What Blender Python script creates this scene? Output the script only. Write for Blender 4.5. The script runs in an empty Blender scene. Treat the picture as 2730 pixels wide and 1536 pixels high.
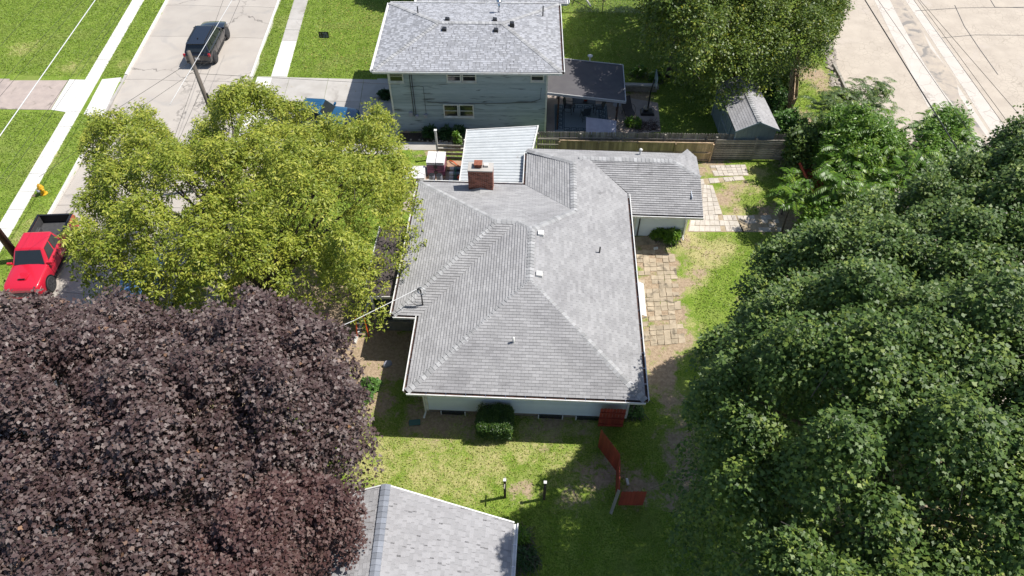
import bpy, bmesh, math, random
import numpy as np
from mathutils import Vector, Matrix, Euler
C=bpy.context.scene.collection
R=math.radians
# ------------------------------------------------------------------ camera
CH=27.5; FPX=1894.0; PITCH=R(49.1); YAW=R(2.63)
cd=bpy.data.cameras.new('camera'); cam=bpy.data.objects.new('camera',cd); C.objects.link(cam)
cd.sensor_width=36; cd.lens=FPX/2730*36; cd.clip_end=2000; cd.clip_start=.5
cam.location=(0,0,CH); cam.rotation_euler=Euler((R(90)-PITCH,0,YAW),'XYZ')
bpy.context.scene.camera=cam
# ------------------------------------------------------------------ light
SUN=Vector((.60,.145,1.0)).normalized()
w=bpy.data.worlds.new("World"); bpy.context.scene.world=w; w.use_nodes=True
nt=w.node_tree; bg=nt.nodes['Background']; sky=nt.nodes.new('ShaderNodeTexSky')
sky.sky_type='NISHITA'; sky.sun_disc=False; sky.sun_elevation=math.asin(SUN.z); sky.sun_rotation=math.atan2(SUN.x,SUN.y)
nt.links.new(sky.outputs[0],bg.inputs[0]); bg.inputs[1].default_value=.10
sl=bpy.data.lights.new('sun','SUN'); sl.energy=4.5; sl.angle=R(.5); sl.color=(1,.965,.9)
so=bpy.data.objects.new('sun',sl); C.objects.link(so); so.rotation_euler=SUN.to_track_quat('Z','Y').to_euler(); so.location=(20,5,60)
sc=bpy.context.scene
sc.view_settings.view_transform='Standard'; sc.view_settings.look='None'; sc.view_settings.exposure=.45; sc.view_settings.gamma=1
# ------------------------------------------------------------------ helpers
_fw=Vector((-math.sin(YAW)*math.cos(PITCH),math.cos(YAW)*math.cos(PITCH),-math.sin(PITCH)))
_rt=Vector((math.cos(YAW),math.sin(YAW),0)); _up=_rt.cross(_fw)
def at(px,py,z=0.0):
    d=_fw*FPX+_rt*(px-1365)-_up*(py-768); t=(z-CH)/d.z
    return Vector((d.x*t,d.y*t,z))
def tag(o,label=None,cat=None,group=None,kind=None):
    if label:o['label']=label
    if cat:o['category']=cat
    if group:o['group']=group
    if kind:o['kind']=kind
    return o
WM={}
def thing(name,label,cat,loc=(0,0,0),rz=0,group=None,kind=None):
    o=bpy.data.objects.new(name,None); C.objects.link(o); o.location=loc; o.rotation_euler=(0,0,rz); o.empty_display_size=.2
    WM[o]=Matrix.Translation(Vector(loc))@Matrix.Rotation(rz,4,'Z')
    return tag(o,label,cat,group,kind)
class MB:
    def __init__(s): s.v=[];s.f=[];s.c=[];s.col=.5;s.k=[];s.mi=0
    def add(s,vs,fs):
        n=len(s.v); s.v+= [tuple(p) for p in vs]
        for f in fs: s.f.append(tuple(n+i for i in f)); s.c.append(s.col); s.k.append(s.mi)
        return s
    def box(s,c,d,rz=0,m=None):
        x,y,z=d[0]/2,d[1]/2,d[2]/2
        M=Matrix.Translation(Vector(c))@(m if m else Matrix.Rotation(rz,4,'Z'))
        P=[M@Vector((a*x,b*y,e*z)) for a in(-1,1) for b in(-1,1) for e in(-1,1)]
        return s.add(P,[(0,1,3,2),(4,6,7,5),(0,4,5,1),(2,3,7,6),(0,2,6,4),(1,5,7,3)])
    def beam(s,p0,p1,w,h,up=(0,0,1)):
        p0=Vector(p0);p1=Vector(p1);d=(p1-p0).normalized();u=Vector(up)
        if abs(d.dot(u))>.98:u=Vector((1,0,0))
        a=d.cross(u).normalized()*w/2; b=a.cross(d).normalized()*h/2
        P=[p0-a-b,p0+a-b,p0+a+b,p0-a+b,p1-a-b,p1+a-b,p1+a+b,p1-a+b]
        return s.add(P,[(3,2,1,0),(4,5,6,7),(0,1,5,4),(1,2,6,5),(2,3,7,6),(3,0,4,7)])
    def prism(s,pts,z0,z1):
        n=len(pts); P=[(p[0],p[1],z0) for p in pts]+[(p[0],p[1],z1) for p in pts]
        return s.add(P,[tuple(range(n-1,-1,-1)),tuple(range(n,2*n))]+[(i,(i+1)%n,n+(i+1)%n,n+i) for i in range(n)])
    def slab(s,pts,t):   # 3d polygon thickened downwards
        n=len(pts); P=[tuple(p) for p in pts]+[(p[0],p[1],p[2]-t) for p in pts]
        return s.add(P,[tuple(range(n)),tuple(range(2*n-1,n-1,-1))]+[((i+1)%n,i,n+i,n+(i+1)%n) for i in range(n)])
    def poly(s,pts): return s.add(pts,[tuple(range(len(pts)))])
    def tube(s,pts,r,n=8,r1=None,caps=True):
        pts=[Vector(p) for p in pts]; N=len(pts); vs=[];fs=[]
        for i,p in enumerate(pts):
            d=(pts[min(i+1,N-1)]-pts[max(i-1,0)]).normalized()
            a=d.cross(Vector((0,0,1))) if abs(d.z)<.95 else d.cross(Vector((1,0,0)))
            a.normalize(); b=d.cross(a); rr=r if r1 is None else r+(r1-r)*i/(N-1)
            for k in range(n):
                t=2*math.pi*k/n; vs.append(p+a*math.cos(t)*rr+b*math.sin(t)*rr)
        for i in range(N-1):
            for k in range(n): fs.append((i*n+k,i*n+(k+1)%n,(i+1)*n+(k+1)%n,(i+1)*n+k))
        if caps: fs+= [tuple(range(n-1,-1,-1)),tuple(range((N-1)*n,N*n))]
        return s.add(vs,fs)
    def lathe(s,prof,c=(0,0,0),n=16,axis='Z'):
        vs=[];fs=[];c=Vector(c)
        for (r,h) in prof:
            for k in range(n):
                t=2*math.pi*k/n; x,y=r*math.cos(t),r*math.sin(t)
                vs.append(c+(Vector((x,y,h)) if axis=='Z' else Vector((x,h,y)) if axis=='Y' else Vector((h,x,y))))
        for i in range(len(prof)-1):
            for k in range(n): fs.append((i*n+k,i*n+(k+1)%n,(i+1)*n+(k+1)%n,(i+1)*n+k))
        fs+= [tuple(range(n-1,-1,-1)),tuple(range((len(prof)-1)*n,len(prof)*n))]
        return s.add(vs,fs)
    def ball(s,c,r,n=8,sq=(1,1,1),jit=0,rng=random):
        vs=[];fs=[]
        for i in range(n+1):
            ph=math.pi*i/n
            for k in range(n*2):
                t=math.pi*k/n; q=1+rng.uniform(-jit,jit)
                vs.append((c[0]+r*sq[0]*math.sin(ph)*math.cos(t)*q,c[1]+r*sq[1]*math.sin(ph)*math.sin(t)*q,c[2]+r*sq[2]*math.cos(ph)*q))
        m=2*n
        for i in range(n):
            for k in range(m): fs.append((i*m+k,(i+1)*m+k,(i+1)*m+(k+1)%m,i*m+(k+1)%m))
        return s.add(vs,fs)
    def data(s,name,mat):
        me=bpy.data.meshes.new(name); me.from_pydata(s.v,[],s.f)
        for q in (mat if isinstance(mat,(list,tuple)) else [mat]): me.materials.append(q)
        if any(s.k): me.polygons.foreach_set('material_index',s.k)
        a=me.attributes.new('var','FLOAT','FACE'); a.data.foreach_set('value',np.array(s.c,'f')); return me
def link(name,me,parent=None,local=True):
    o=bpy.data.objects.new(name,me); C.objects.link(o)
    if parent is not None:
        o.parent=parent
        PW=WM.get(parent,Matrix.Identity(4))
        if local: WM[o]=PW
        else: o.matrix_parent_inverse=PW.inverted(); WM[o]=Matrix.Identity(4)
    return o
def part(name,mb,mat,parent=None,world=False,smooth=False,label=None,bevel=0,sub=0,kind=None):
    me=mb.data(name,mat)
    if smooth: me.shade_smooth()
    o=link(name,me,parent,not world)
    if bevel:
        m=o.modifiers.new('bevel','BEVEL'); m.width=bevel; m.segments=2; m.limit_method='ANGLE'
    if sub:
        m=o.modifiers.new('sub','SUBSURF'); m.levels=sub; m.render_levels=sub
    if label:o['label']=label
    if kind:o['kind']=kind
    return o
# ------------------------------------------------------------------ materials
def mat(name,c1,c2=None,rough=.7,scale=6,var=0,bump=0,bscale=40,metal=0,spec=.5,c3=None,scale2=None,coat=0,stain=None,aniso=None,trans=0,attr=None,varc=None):
    m=bpy.data.materials.new(name); m.use_nodes=True; nt=m.node_tree; N=nt.nodes; L=nt.links
    b=N['Principled BSDF']; b.inputs['Roughness'].default_value=rough; b.inputs['Metallic'].default_value=metal
    b.inputs['Specular IOR Level'].default_value=spec; b.inputs['Coat Weight'].default_value=coat; b.inputs['Coat Roughness'].default_value=.05
    tc=N.new('ShaderNodeNewGeometry')
    def noise(sc,det=4,dist=0):
        n=N.new('ShaderNodeTexNoise'); n.inputs['Scale'].default_value=sc; n.inputs['Detail'].default_value=det; n.inputs['Distortion'].default_value=dist
        if aniso:
            mp=N.new('ShaderNodeMapping'); mp.inputs['Scale'].default_value=aniso; L.new(tc.outputs['Position'],mp.inputs[0]); L.new(mp.outputs[0],n.inputs['Vector'])
        else: L.new(tc.outputs['Position'],n.inputs['Vector'])
        return n
    def mix(f,a,bb,mode='MIX'):
        x=N.new('ShaderNodeMix'); x.data_type='RGBA'; x.blend_type=mode
        for i,v in ((0,f),(6,a),(7,bb)):
            if isinstance(v,(int,float)): x.inputs[i].default_value=v
            elif isinstance(v,tuple): x.inputs[i].default_value=(*v,1)
            else: L.new(v,x.inputs[i])
        return x.outputs[2]
    def ramp(v,lo,hi):
        x=N.new('ShaderNodeMapRange'); x.inputs[1].default_value=lo; x.inputs[2].default_value=hi; L.new(v,x.inputs[0]); return x.outputs[0]
    col=tuple(c1)
    if c2:
        col=mix(ramp(noise(scale).outputs[0],.35,.65),tuple(c1),tuple(c2))
    if c3: col=mix(ramp(noise(scale2 or scale*.25,5,.5).outputs[0],.5,.72),col,tuple(c3))
    if stain:
        col=mix(ramp(noise(stain[1],6,1.0).outputs[0],stain[2],stain[2]+.12),col,tuple(stain[0]))
    if var:   # per piece lightness from the face attribute
        at_=N.new('ShaderNodeAttribute'); at_.attribute_name='var'
        r=N.new('ShaderNodeMapRange'); r.inputs[3].default_value=1-var; r.inputs[4].default_value=1+var; L.new(at_.outputs['Fac'],r.inputs[0])
        x=N.new('ShaderNodeVectorMath'); x.operation='SCALE'
        if isinstance(col,tuple): x.inputs[0].default_value=col
        else: L.new(col,x.inputs[0])
        L.new(r.outputs[0],x.inputs['Scale']); col=x.outputs[0]
    if isinstance(col,tuple): b.inputs['Base Color'].default_value=(*col,1)
    else: L.new(col,b.inputs['Base Color'])
    if bump:
        n=noise(bscale,3); bp=N.new('ShaderNodeBump'); bp.inputs['Strength'].default_value=bump; bp.inputs['Distance'].default_value=.02
        L.new(n.outputs[0],bp.inputs['Height']); L.new(bp.outputs[0],b.inputs['Normal'])
    m['h']=1
    return m
def leafmat(name,cols,rough=.45,tr=.25,spec=.4):
    m=bpy.data.materials.new(name); m.use_nodes=True; nt=m.node_tree; N=nt.nodes; L=nt.links
    b=N['Principled BSDF']; b.inputs['Roughness'].default_value=rough; b.inputs['Specular IOR Level'].default_value=spec
    a=N.new('ShaderNodeAttribute'); a.attribute_name='var'
    r=N.new('ShaderNodeValToRGB'); L.new(a.outputs['Fac'],r.inputs[0])
    e=r.color_ramp.elements
    for i,(p,c) in enumerate(cols):
        el=e[i] if i<2 else e.new(p)
        el.position=p; el.color=(*c,1)
    L.new(r.outputs[0],b.inputs['Base Color'])
    t=N.new('ShaderNodeBsdfTranslucent'); L.new(r.outputs[0],t.inputs[0])
    mx=N.new('ShaderNodeMixShader'); mx.inputs[0].default_value=tr
    L.new(b.outputs[0],mx.inputs[1]); L.new(t.outputs[0],mx.inputs[2]); L.new(mx.outputs[0],N['Material Output'].inputs[0])
    return m
M={}
M['shingle']=mat('grey_shingle',(.325,.320,.322),(.295,.290,.293),rough=.9,scale=1.1,var=.12,bump=.6,bscale=60,c3=(.255,.25,.255),scale2=.5,stain=((.20,.195,.198),1.1,.66))
M['edge2']=mat('light_shingle_edge',(.2,.2,.21),rough=.95)
M['edge3']=mat('pale_shingle_edge',(.27,.265,.27),rough=.95)
M['edge']=mat('shingle_edge',(.10,.10,.105),rough=.95)
M['arch']=mat('grey_architectural_shingle',(.33,.335,.36),(.30,.303,.32),rough=.9,scale=2,var=.22,bump=.6,bscale=60)
M['arch2']=mat('pale_grey_shingle',(.335,.328,.335),(.30,.292,.298),rough=.9,scale=1.2,var=.09,bump=.6,bscale=60)
M['cap']=mat('grey_ridge_shingle',(.35,.348,.35),(.30,.30,.302),rough=.9,scale=4,var=.22,bump=.5,bscale=60)
M['deck']=mat('roof_underlay',(.045,.045,.047),rough=.95)
M['white']=mat('white_paint',(.72,.72,.70),(.6,.58,.55),rough=.5,scale=3,bump=.1)
M['gutterin']=mat('rusty_gutter_inside',(.10,.045,.035),(.03,.025,.022),rough=.9,scale=6)
M['wsiding']=mat('white_siding',(.70,.76,.84),(.66,.72,.80),rough=.6,scale=2,var=.03)
M['bsiding']=mat('weathered_blue_grey_siding',(.37,.43,.475),(.31,.37,.41),rough=.75,scale=2.5,var=.12,stain=((.12,.14,.15),1.6,.58),aniso=(.45,1,4))
M['glass']=mat('window_glass',(.02,.025,.028),rough=.08,spec=.8)
M['conc']=mat('concrete',(.43,.405,.375),(.375,.35,.32),rough=.9,scale=1.3,bump=.3,bscale=30,var=.06,stain=((.30,.275,.25),.6,.58))
M['conc_new']=mat('new_white_concrete',(.64,.62,.585),(.6,.58,.545),rough=.85,scale=2,bump=.2,bscale=40,var=.04)
M['conc_old']=mat('old_tan_concrete',(.40,.33,.29),(.34,.28,.25),rough=.9,scale=2,bump=.3,bscale=30,var=.06,stain=((.2,.17,.14),1.3,.6))
M['fnd']=mat('tan_foundation',(.22,.17,.12),(.27,.22,.17),rough=.9,scale=3)
M['brick']=mat('red_brick',(.34,.135,.09),(.25,.11,.08),rough=.9,scale=6,var=.4,bump=.4)
M['mortar']=mat('mortar',(.32,.27,.25),rough=.95)
M['metalroof']=mat('corrugated_white_metal',(.60,.62,.63),(.52,.54,.55),rough=.4,scale=2,metal=.0,stain=((.28,.24,.22),2.2,.66))
M['brown']=mat('brown_panel_roof',(.085,.068,.066),(.07,.056,.055),rough=.6,scale=3,stain=((.14,.12,.11),3,.68))
M['black']=mat('black_metal',(.015,.015,.017),rough=.4)
M['rubber']=mat('tyre_rubber',(.03,.03,.032),rough=.85)
M['darkgrey']=mat('dark_grey',(.06,.06,.062),(.045,.045,.048),rough=.7)
M['flat']=mat('dark_rolled_roofing',(.10,.095,.10),(.085,.08,.088),rough=.85,scale=2)
M['wood']=mat('weathered_fence_wood',(.50,.36,.235),(.36,.26,.165),rough=.9,scale=3,var=.35,aniso=(1,1,.25),bump=.4,stain=((.26,.21,.11),1.8,.62))
M['woodg']=mat('grey_weathered_wood',(.36,.33,.28),(.23,.21,.175),rough=.9,scale=3,var=.3,aniso=(1,1,.25),bump=.4)
M['redwood']=mat('red_stained_wood',(.36,.06,.035),(.27,.045,.028),rough=.7,scale=3,var=.15,aniso=(1,1,.3),bump=.2)
M['paver']=mat('tan_paver',(.44,.36,.26),(.33,.27,.19),rough=.95,scale=3,var=.13,bump=.5,bscale=25,stain=((.17,.14,.10),1.5,.54))
M['paverw']=mat('pale_paver',(.53,.48,.42),(.45,.40,.34),rough=.9,scale=3,var=.1,bump=.4,stain=((.3,.26,.22),2,.62))
M['bark']=mat('grey_bark',(.12,.10,.085),(.07,.058,.05),rough=.95,scale=8,aniso=(1,1,.3),bump=.6)
M['pole']=mat('utility_pole_wood',(.19,.165,.14),(.12,.10,.085),rough=.9,scale=10,aniso=(1,1,.1),bump=.4)
M['poleb']=mat('brown_utility_pole_wood',(.12,.055,.035),(.07,.035,.025),rough=.9,scale=10,aniso=(1,1,.1),bump=.4)
M['wire']=mat('black_cable',(.02,.02,.02),rough=.6)
M['wirew']=mat('pale_cable',(.6,.6,.6),rough=.5)
M['red']=mat('red_car_paint',(.56,.012,.035),rough=.3,coat=1,spec=.5)
M['blackpaint']=mat('black_car_paint',(.008,.009,.014),rough=.12,coat=1)
M['bluepaint']=mat('blue_car_paint',(.012,.075,.16),rough=.15,coat=1)
M['ltblue']=mat('light_blue_car_paint',(.10,.22,.45),rough=.2,coat=1)
M['chrome']=mat('bright_metal',(.7,.7,.72),rough=.2,metal=1)
M['lamp']=mat('lamp_glass',(.75,.78,.85),rough=.05,spec=1)
M['tail']=mat('tail_lamp_red',(.35,.01,.02),rough=.15)
M['amber']=mat('amber_reflector',(.8,.25,.02),rough=.3)
M['yellow']=mat('yellow_hydrant_paint',(.75,.42,.02),(.65,.33,.02),rough=.4,scale=20)
M['orange']=mat('orange_plastic',(.75,.10,.02),rough=.5)
M['pink']=mat('pink_wrapper',(.30,.12,.19),(.22,.06,.12),rough=.3,scale=20,var=.3)
M['wrap']=mat('white_plastic_wrap',(.72,.70,.70),(.62,.6,.61),rough=.3,scale=8)
M['pallet']=mat('raw_pallet_wood',(.46,.30,.20),(.38,.24,.16),rough=.85,scale=6,var=.15)
M['roll']=mat('blue_grey_roll',(.12,.16,.21),(.2,.23,.27),rough=.4,scale=5,var=.2)
M['green']=mat('green_strap',(.02,.25,.10),rough=.5)
M['navy']=mat('outdoor_table_blue_grey',(.05,.065,.085),(.04,.05,.065),rough=.5,scale=10)
M['rug']=mat('pale_blue_rug',(.22,.27,.31),(.19,.24,.28),rough=.9,scale=20)
M['rugd']=mat('dark_blue_rug_pattern',(.02,.05,.08),rough=.9)
M['tarp']=mat('grey_canvas',(.36,.36,.42),(.3,.3,.36),rough=.7,scale=4)
M['dirt']=mat('brown_dirt',(.20,.15,.10),(.14,.10,.07),rough=.95,scale=3,bump=.5)
M['mulch']=mat('dark_mulch',(.06,.042,.03),(.035,.027,.02),rough=.95,scale=9,bump=.8)
M['rock']=mat('pale_limestone',(.42,.37,.31),(.3,.26,.22),rough=.9,scale=3,bump=.5)
M['teal']=mat('dull_teal_plastic',(.05,.13,.12),rough=.5)
M['shedwall']=mat('blue_grey_panel_siding',(.19,.245,.265),(.16,.21,.23),rough=.7,scale=2)
M['shedtrim']=mat('pale_blue_trim',(.28,.34,.38),rough=.6)
M['sand']=mat('sandy_soil',(.42,.34,.235),(.33,.26,.17),rough=.95,scale=3,bump=.5)
# ------------------------------------------------------------------ ground
def ground_mat():
    m=bpy.data.materials.new('lawn'); m.use_nodes=True; nt=m.node_tree; N=nt.nodes; L=nt.links; b=N['Principled BSDF']; b.inputs['Roughness'].default_value=.9; b.inputs['Specular IOR Level'].default_value=.15
    g=N.new('ShaderNodeNewGeometry')
    def noise(s,d=4,x=0):
        n=N.new('ShaderNodeTexNoise'); n.inputs['Scale'].default_value=s; n.inputs['Detail'].default_value=d; n.inputs['Distortion'].default_value=x; L.new(g.outputs['Position'],n.inputs['Vector']); return n.outputs[0]
    def mr(v,a,bb):
        x=N.new('ShaderNodeMapRange'); x.interpolation_type='SMOOTHSTEP'; x.inputs[1].default_value=a; x.inputs[2].default_value=bb; L.new(v,x.inputs[0]); return x.outputs[0]
    def mix(f,a,bb):
        x=N.new('ShaderNodeMix'); x.data_type='RGBA'
        for i,v in ((0,f),(6,a),(7,bb)):
            if isinstance(v,tuple): x.inputs[i].default_value=(*v,1)
            else: L.new(v,x.inputs[i])
        return x.outputs[2]
    def att(nm):
        a=N.new('ShaderNodeAttribute'); a.attribute_name=nm; return a.outputs['Fac']
    def add(a,bb,k=1.0,c=0.0):
        x=N.new('ShaderNodeMath'); x.operation='MULTIPLY_ADD'; L.new(bb,x.inputs[0]); x.inputs[1].default_value=k; L.new(a,x.inputs[2]) 
        y=N.new('ShaderNodeMath'); y.operation='ADD'; L.new(x.outputs[0],y.inputs[0]); y.inputs[1].default_value=c; return y.outputs[0]
    green=mix(mr(noise(1.4,5,.4),.35,.65),(.17,.245,.03),(.26,.33,.06))
    green=mix(mr(noise(14,3),.42,.62),green,(.10,.18,.018))
    green=mix(mr(noise(.35,3),.5,.7),green,(.20,.25,.055))
    straw=mix(mr(noise(18,3),.35,.65),(.46,.40,.20),(.34,.33,.12))
    dirt=mix(mr(noise(7,5,.5),.35,.65),(.42,.32,.22),(.31,.23,.155))
    dk=add(add(att('dry'),noise(2.2,5,.6),1.1),noise(16,3),.8,-.95)
    col=mix(mr(dk,.25,.75),green,straw)
    dd=add(add(att('dirt'),noise(1.9,6,.8),1.0),noise(11,4),.5,-.75)
    col=mix(mr(dd,.32,.62),col,dirt)
    L.new(col,b.inputs['Base Color'])
    bp=N.new('ShaderNodeBump'); bp.inputs['Strength'].default_value=.9; bp.inputs['Distance'].default_value=.05; L.new(noise(22,5),bp.inputs['Height']); L.new(bp.outputs[0],b.inputs['Normal'])
    return m
# blobs: px,py,radius,dry,dirt
BL=[]
def blob(px,py,r,dry=0,dirt=0,sx=1):
    p=at(px,py,0); BL.append((p.x,p.y,r,dry,dirt,sx))
for a in [(1130,1180,2.2,.5,0),(1300,1220,1.5,.62,.2),(1150,1260,2.2,.55,.1),(1000,1230,2,.6,.1),(1400,1190,2,.5,0),(1500,1240,2,.45,0),(1250,1290,1.6,.55,.1),(980,1000,1.0,.5,.85),(965,950,.9,.5,1.0),(1010,1080,1.1,.5,.7),(940,1120,1.0,.6,.5),
  (1040,960,1.4,.2,.95),(1100,930,1.2,.2,1),(1150,1110,1.6,.5,.7),(1250,1120,1.3,.5,.6),(1460,1125,1.8,.6,.55),(1560,1130,1.2,.5,.5),(1200,1150,1.5,.5,.35),(1000,900,1.6,0,1),(880,830,2.2,0,1),(900,950,1.5,.3,.9),
  (1720,690,.9,.5,1),(1770,700,.9,.5,1),(1725,760,.9,.5,1),(1780,770,.9,.5,1),(1740,830,.9,.5,1),(1790,840,.9,.5,1),(1750,900,1.0,.5,1),(1800,905,.9,.5,1),(1700,960,1.0,.6,.9),(1760,1000,.9,.6,.9),(1720,1030,1.0,.6,.55),(1780,950,.8,.5,.8),(1790,1070,.8,.5,.7),(1820,1180,1.3,.4,.7),(1840,1260,1.3,.3,.7),(1600,1270,1.3,.3,.65),(1700,1300,1.2,.3,.65),(1800,1330,1.4,.2,.5),(1390,1310,.8,.4,.6),(1520,1330,1,.3,.5),
  (1740,655,1.2,.7,.75),(1830,640,1.2,.9,.5),(1880,680,1.2,.9,.45),(1930,660,1.0,.8,.3),(1860,730,.9,.7,.6),(1830,760,.8,.6,.7),(1960,500,1,.7,.6),(1930,530,1,.8,.7),(1960,560,.9,.7,.5),(2000,500,1.1,.5,.45),(2060,580,1.5,.3,.8),(2120,600,1.5,.3,.9),(1890,450,.8,.7,.6),(2020,460,1,.6,.3),
  (2140,430,2,0,.9),(1860,460,.7,.5,.7),(1770,780,.5,.7,.6),(1840,870,1,.5,.3),(1790,420,1,.3,.8),(1900,422,1.5,.3,.7),(2170,700,3,0,.8),(2300,900,6,0,.7),(2400,1300,6,0,.6),
  (60,130,1.6,.5,0),(190,180,1.3,.5,.1),(130,420,1.5,.45,0),(330,170,.8,.5,0),(200,560,1.2,.55,0),(100,600,1.2,.5,0),(40,640,1,.5,0),(280,350,1,.3,0),(690,150,1.4,.35,0),(730,60,1.4,.3,0),(640,200,.8,.5,.3),
  (1530,40,1,.4,.1),(1060,350,1.5,0,.8),(1170,370,2,0,.9),(1300,360,2,0,.9),(1660,340,1.6,0,.8),(1700,260,1.2,0,.8),(2170,200,1.6,.7,.7),(2190,230,1.3,.6,.6),(2120,330,2,.2,.9),(700,900,6,0,.8),(400,1200,8,0,.8),(-100,1000,6,0,.6)]: blob(*a)
BLA=np.array(BL)
def paint(X,Y):
    dry=np.zeros_like(X); dirt=np.zeros_like(X)
    for x,y,r,a,d,s in BLA:
        g=np.exp(-((X-x)**2+(Y-y)**2)/(r*r)); dry=np.maximum(dry,a*g); dirt=np.maximum(dirt,d*g)
    return dry,dirt
SLx=lambda y:-27.45-.095*(y-28.2)       # left kerb
SRx=lambda y:-19.85-.083*(y-42)         # right kerb
def build_ground():
    xs=[-250,-120,-70]+list(np.arange(-48,34,.45))+[50,80,140,250]; ys=[-150,-60,-20]+list(np.arange(-2,74,.45))+[90,130,200,400]
    xs=np.array(xs);ys=np.array(ys); X,Y=np.meshgrid(xs,ys); Z=np.zeros_like(X)
    st=(X>SLx(Y)+.05)&(X<SRx(Y)-.05); Z[st]=-.3
    n,m=X.shape; v=np.stack([X,Y,Z],-1).reshape(-1,3)
    idx=np.arange(n*m).reshape(n,m); f=np.stack([idx[:-1,:-1],idx[:-1,1:],idx[1:,1:],idx[1:,:-1]],-1).reshape(-1,4)
    me=bpy.data.meshes.new('lawn'); me.from_pydata(v.tolist(),[],f.tolist()); me.materials.append(ground_mat())
    dry,dirt=paint(X,Y)
    for nm,A in (('dry',dry),('dirt',dirt)):
        a=me.attributes.new(nm,'FLOAT','POINT'); a.data.foreach_set('value',A.reshape(-1).astype('f'))
    me.shade_smooth(); o=link('lawn',me); o['kind']='structure'
build_ground()
# ------------------------------------------------------------------ street
rng=random.Random(4)
def struct(name): 
    o=bpy.data.objects.new(name,None); C.objects.link(o); o['kind']='structure'; WM[o]=Matrix.Identity(4); return o
def crackmat(name,base,base2,crack,vs,width,patch=None,extra=None):
    m=mat(name,base,base2,rough=.92,scale=.8,bump=.3,bscale=30,var=.06,stain=patch); nt=m.node_tree;N=nt.nodes;L=nt.links;b=N['Principled BSDF']
    g=N.new('ShaderNodeNewGeometry'); ns=N.new('ShaderNodeTexNoise'); ns.inputs['Scale'].default_value=2.2; L.new(g.outputs['Position'],ns.inputs['Vector'])
    ad=N.new('ShaderNodeVectorMath'); ad.operation='MULTIPLY_ADD'; L.new(ns.outputs['Color'],ad.inputs[0]); ad.inputs[1].default_value=(.35/ (vs**.5),)*3; L.new(g.outputs['Position'],ad.inputs[2])
    vo=N.new('ShaderNodeTexVoronoi'); vo.feature='DISTANCE_TO_EDGE'; vo.inputs['Scale'].default_value=vs; L.new(ad.outputs[0],vo.inputs['Vector'])
    mr=N.new('ShaderNodeMapRange'); mr.inputs[1].default_value=width*.3; mr.inputs[2].default_value=width; mr.inputs[3].default_value=1; mr.inputs[4].default_value=0; L.new(vo.outputs['Distance'],mr.inputs[0])
    n2=N.new('ShaderNodeTexNoise'); n2.inputs['Scale'].default_value=.45; L.new(g.outputs['Position'],n2.inputs['Vector'])
    m2=N.new('ShaderNodeMapRange'); m2.inputs[1].default_value=.4; m2.inputs[2].default_value=.6; m2.inputs[3].default_value=.15; L.new(n2.outputs[0],m2.inputs[0])
    mu=N.new('ShaderNodeMath'); mu.operation='MULTIPLY'; L.new(mr.outputs[0],mu.inputs[0]); L.new(m2.outputs[0],mu.inputs[1])
    mx=N.new('ShaderNodeMix'); mx.data_type='RGBA'; L.new(mu.outputs[0],mx.inputs[0]); src=b.inputs['Base Color'].links[0].from_socket; L.new(src,mx.inputs[6]); mx.inputs[7].default_value=(*crack,1); L.new(mx.outputs[2],b.inputs['Base Color'])
    return m
M['street']=crackmat('street_concrete',(.42,.38,.335),(.385,.345,.305),(.20,.18,.16),.16,.012,((.36,.33,.30),.5,.55))
M['lot']=crackmat('cracked_pale_pavement',(.48,.415,.34),(.42,.36,.295),(.34,.29,.235),2.3,.045,((.46,.40,.34),.35,.6))
M['lot2']=crackmat('smooth_pale_lane',(.55,.50,.445),(.50,.455,.40),(.36,.31,.27),.9,.03)
M['lot3']=mat('washed_out_gutter_pavement',(.36,.31,.265),(.47,.40,.32),rough=.95,scale=1.2,bump=.5,stain=((.24,.22,.20),1.0,.52))
street=struct('street')
ysn=[-40,-20,-8,4,14,22.5,29.0,35.2,41.7,47.4,52.0,58,66,80,120]
for i in range(len(ysn)-1):
    y0,y1=ysn[i]+.012,ysn[i+1]-.012
    k=4
    lo=[];hi=[]
    for j in range(7):
        t=j/6; x0=SLx(y0)+.16+t*(SRx(y0)-SLx(y0)-.32); x1=SLx(y1)+.16+t*(SRx(y1)-SLx(y1)-.32)
        w=.07*math.sin(ysn[i]*3+j*1.9); w2=.07*math.sin(ysn[i+1]*3+j*1.9); lo.append((x0,y0+w)); hi.append((x1,y1+w2))
    mb=MB(); mb.col=rng.random(); mb.prism(lo+hi[::-1],-.25,-.10); part('panel',mb,M['street'],street,True)
mb=MB(); mb.prism([(SLx(-40),-40),(SRx(-40),-40),(SRx(120),120),(SLx(120),120)],-.28,-.125); part('joint_bed',mb,M['mulch'],street,True)
for nm,fx,s in (('kerb',SLx,1),('kerb',SRx,-1)):
    k=struct('kerb')
    yy=[-40,0,10,18,24,30,36.6,42.1,48,54,60,75,120]
    for a,b_ in zip(yy,yy[1:]):
        low=(s>0 and a==36.6) or (s<0 and 30<=a<42)
        mb=MB(); mb.col=rng.random(); z=.0 if low else .05
        mb.prism([(fx(a),a+.01),(fx(a)+s*.16,a+.01),(fx(b_)+s*.16,b_-.01),(fx(b_),b_-.01)],-.25,z); part('kerb_stone',mb,M['conc_new' if not low else 'conc'],k,True)
def strip(name,fx0,fx1,ys,m,z=.03,gap=.012):
    s=struct(name)
    for a,b_ in zip(ys,ys[1:]):
        mb=MB(); mb.col=rng.random(); mm=m(a) if callable(m) else m
        zz=z+rng.uniform(-.004,.004)
        mb.prism([(fx0(a),a+gap),(fx1(a),a+gap),(fx1(b_),b_-gap),(fx0(b_),b_-gap)],-.08,zz); part('slab',mb,mm,s,True)
    return s
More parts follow.
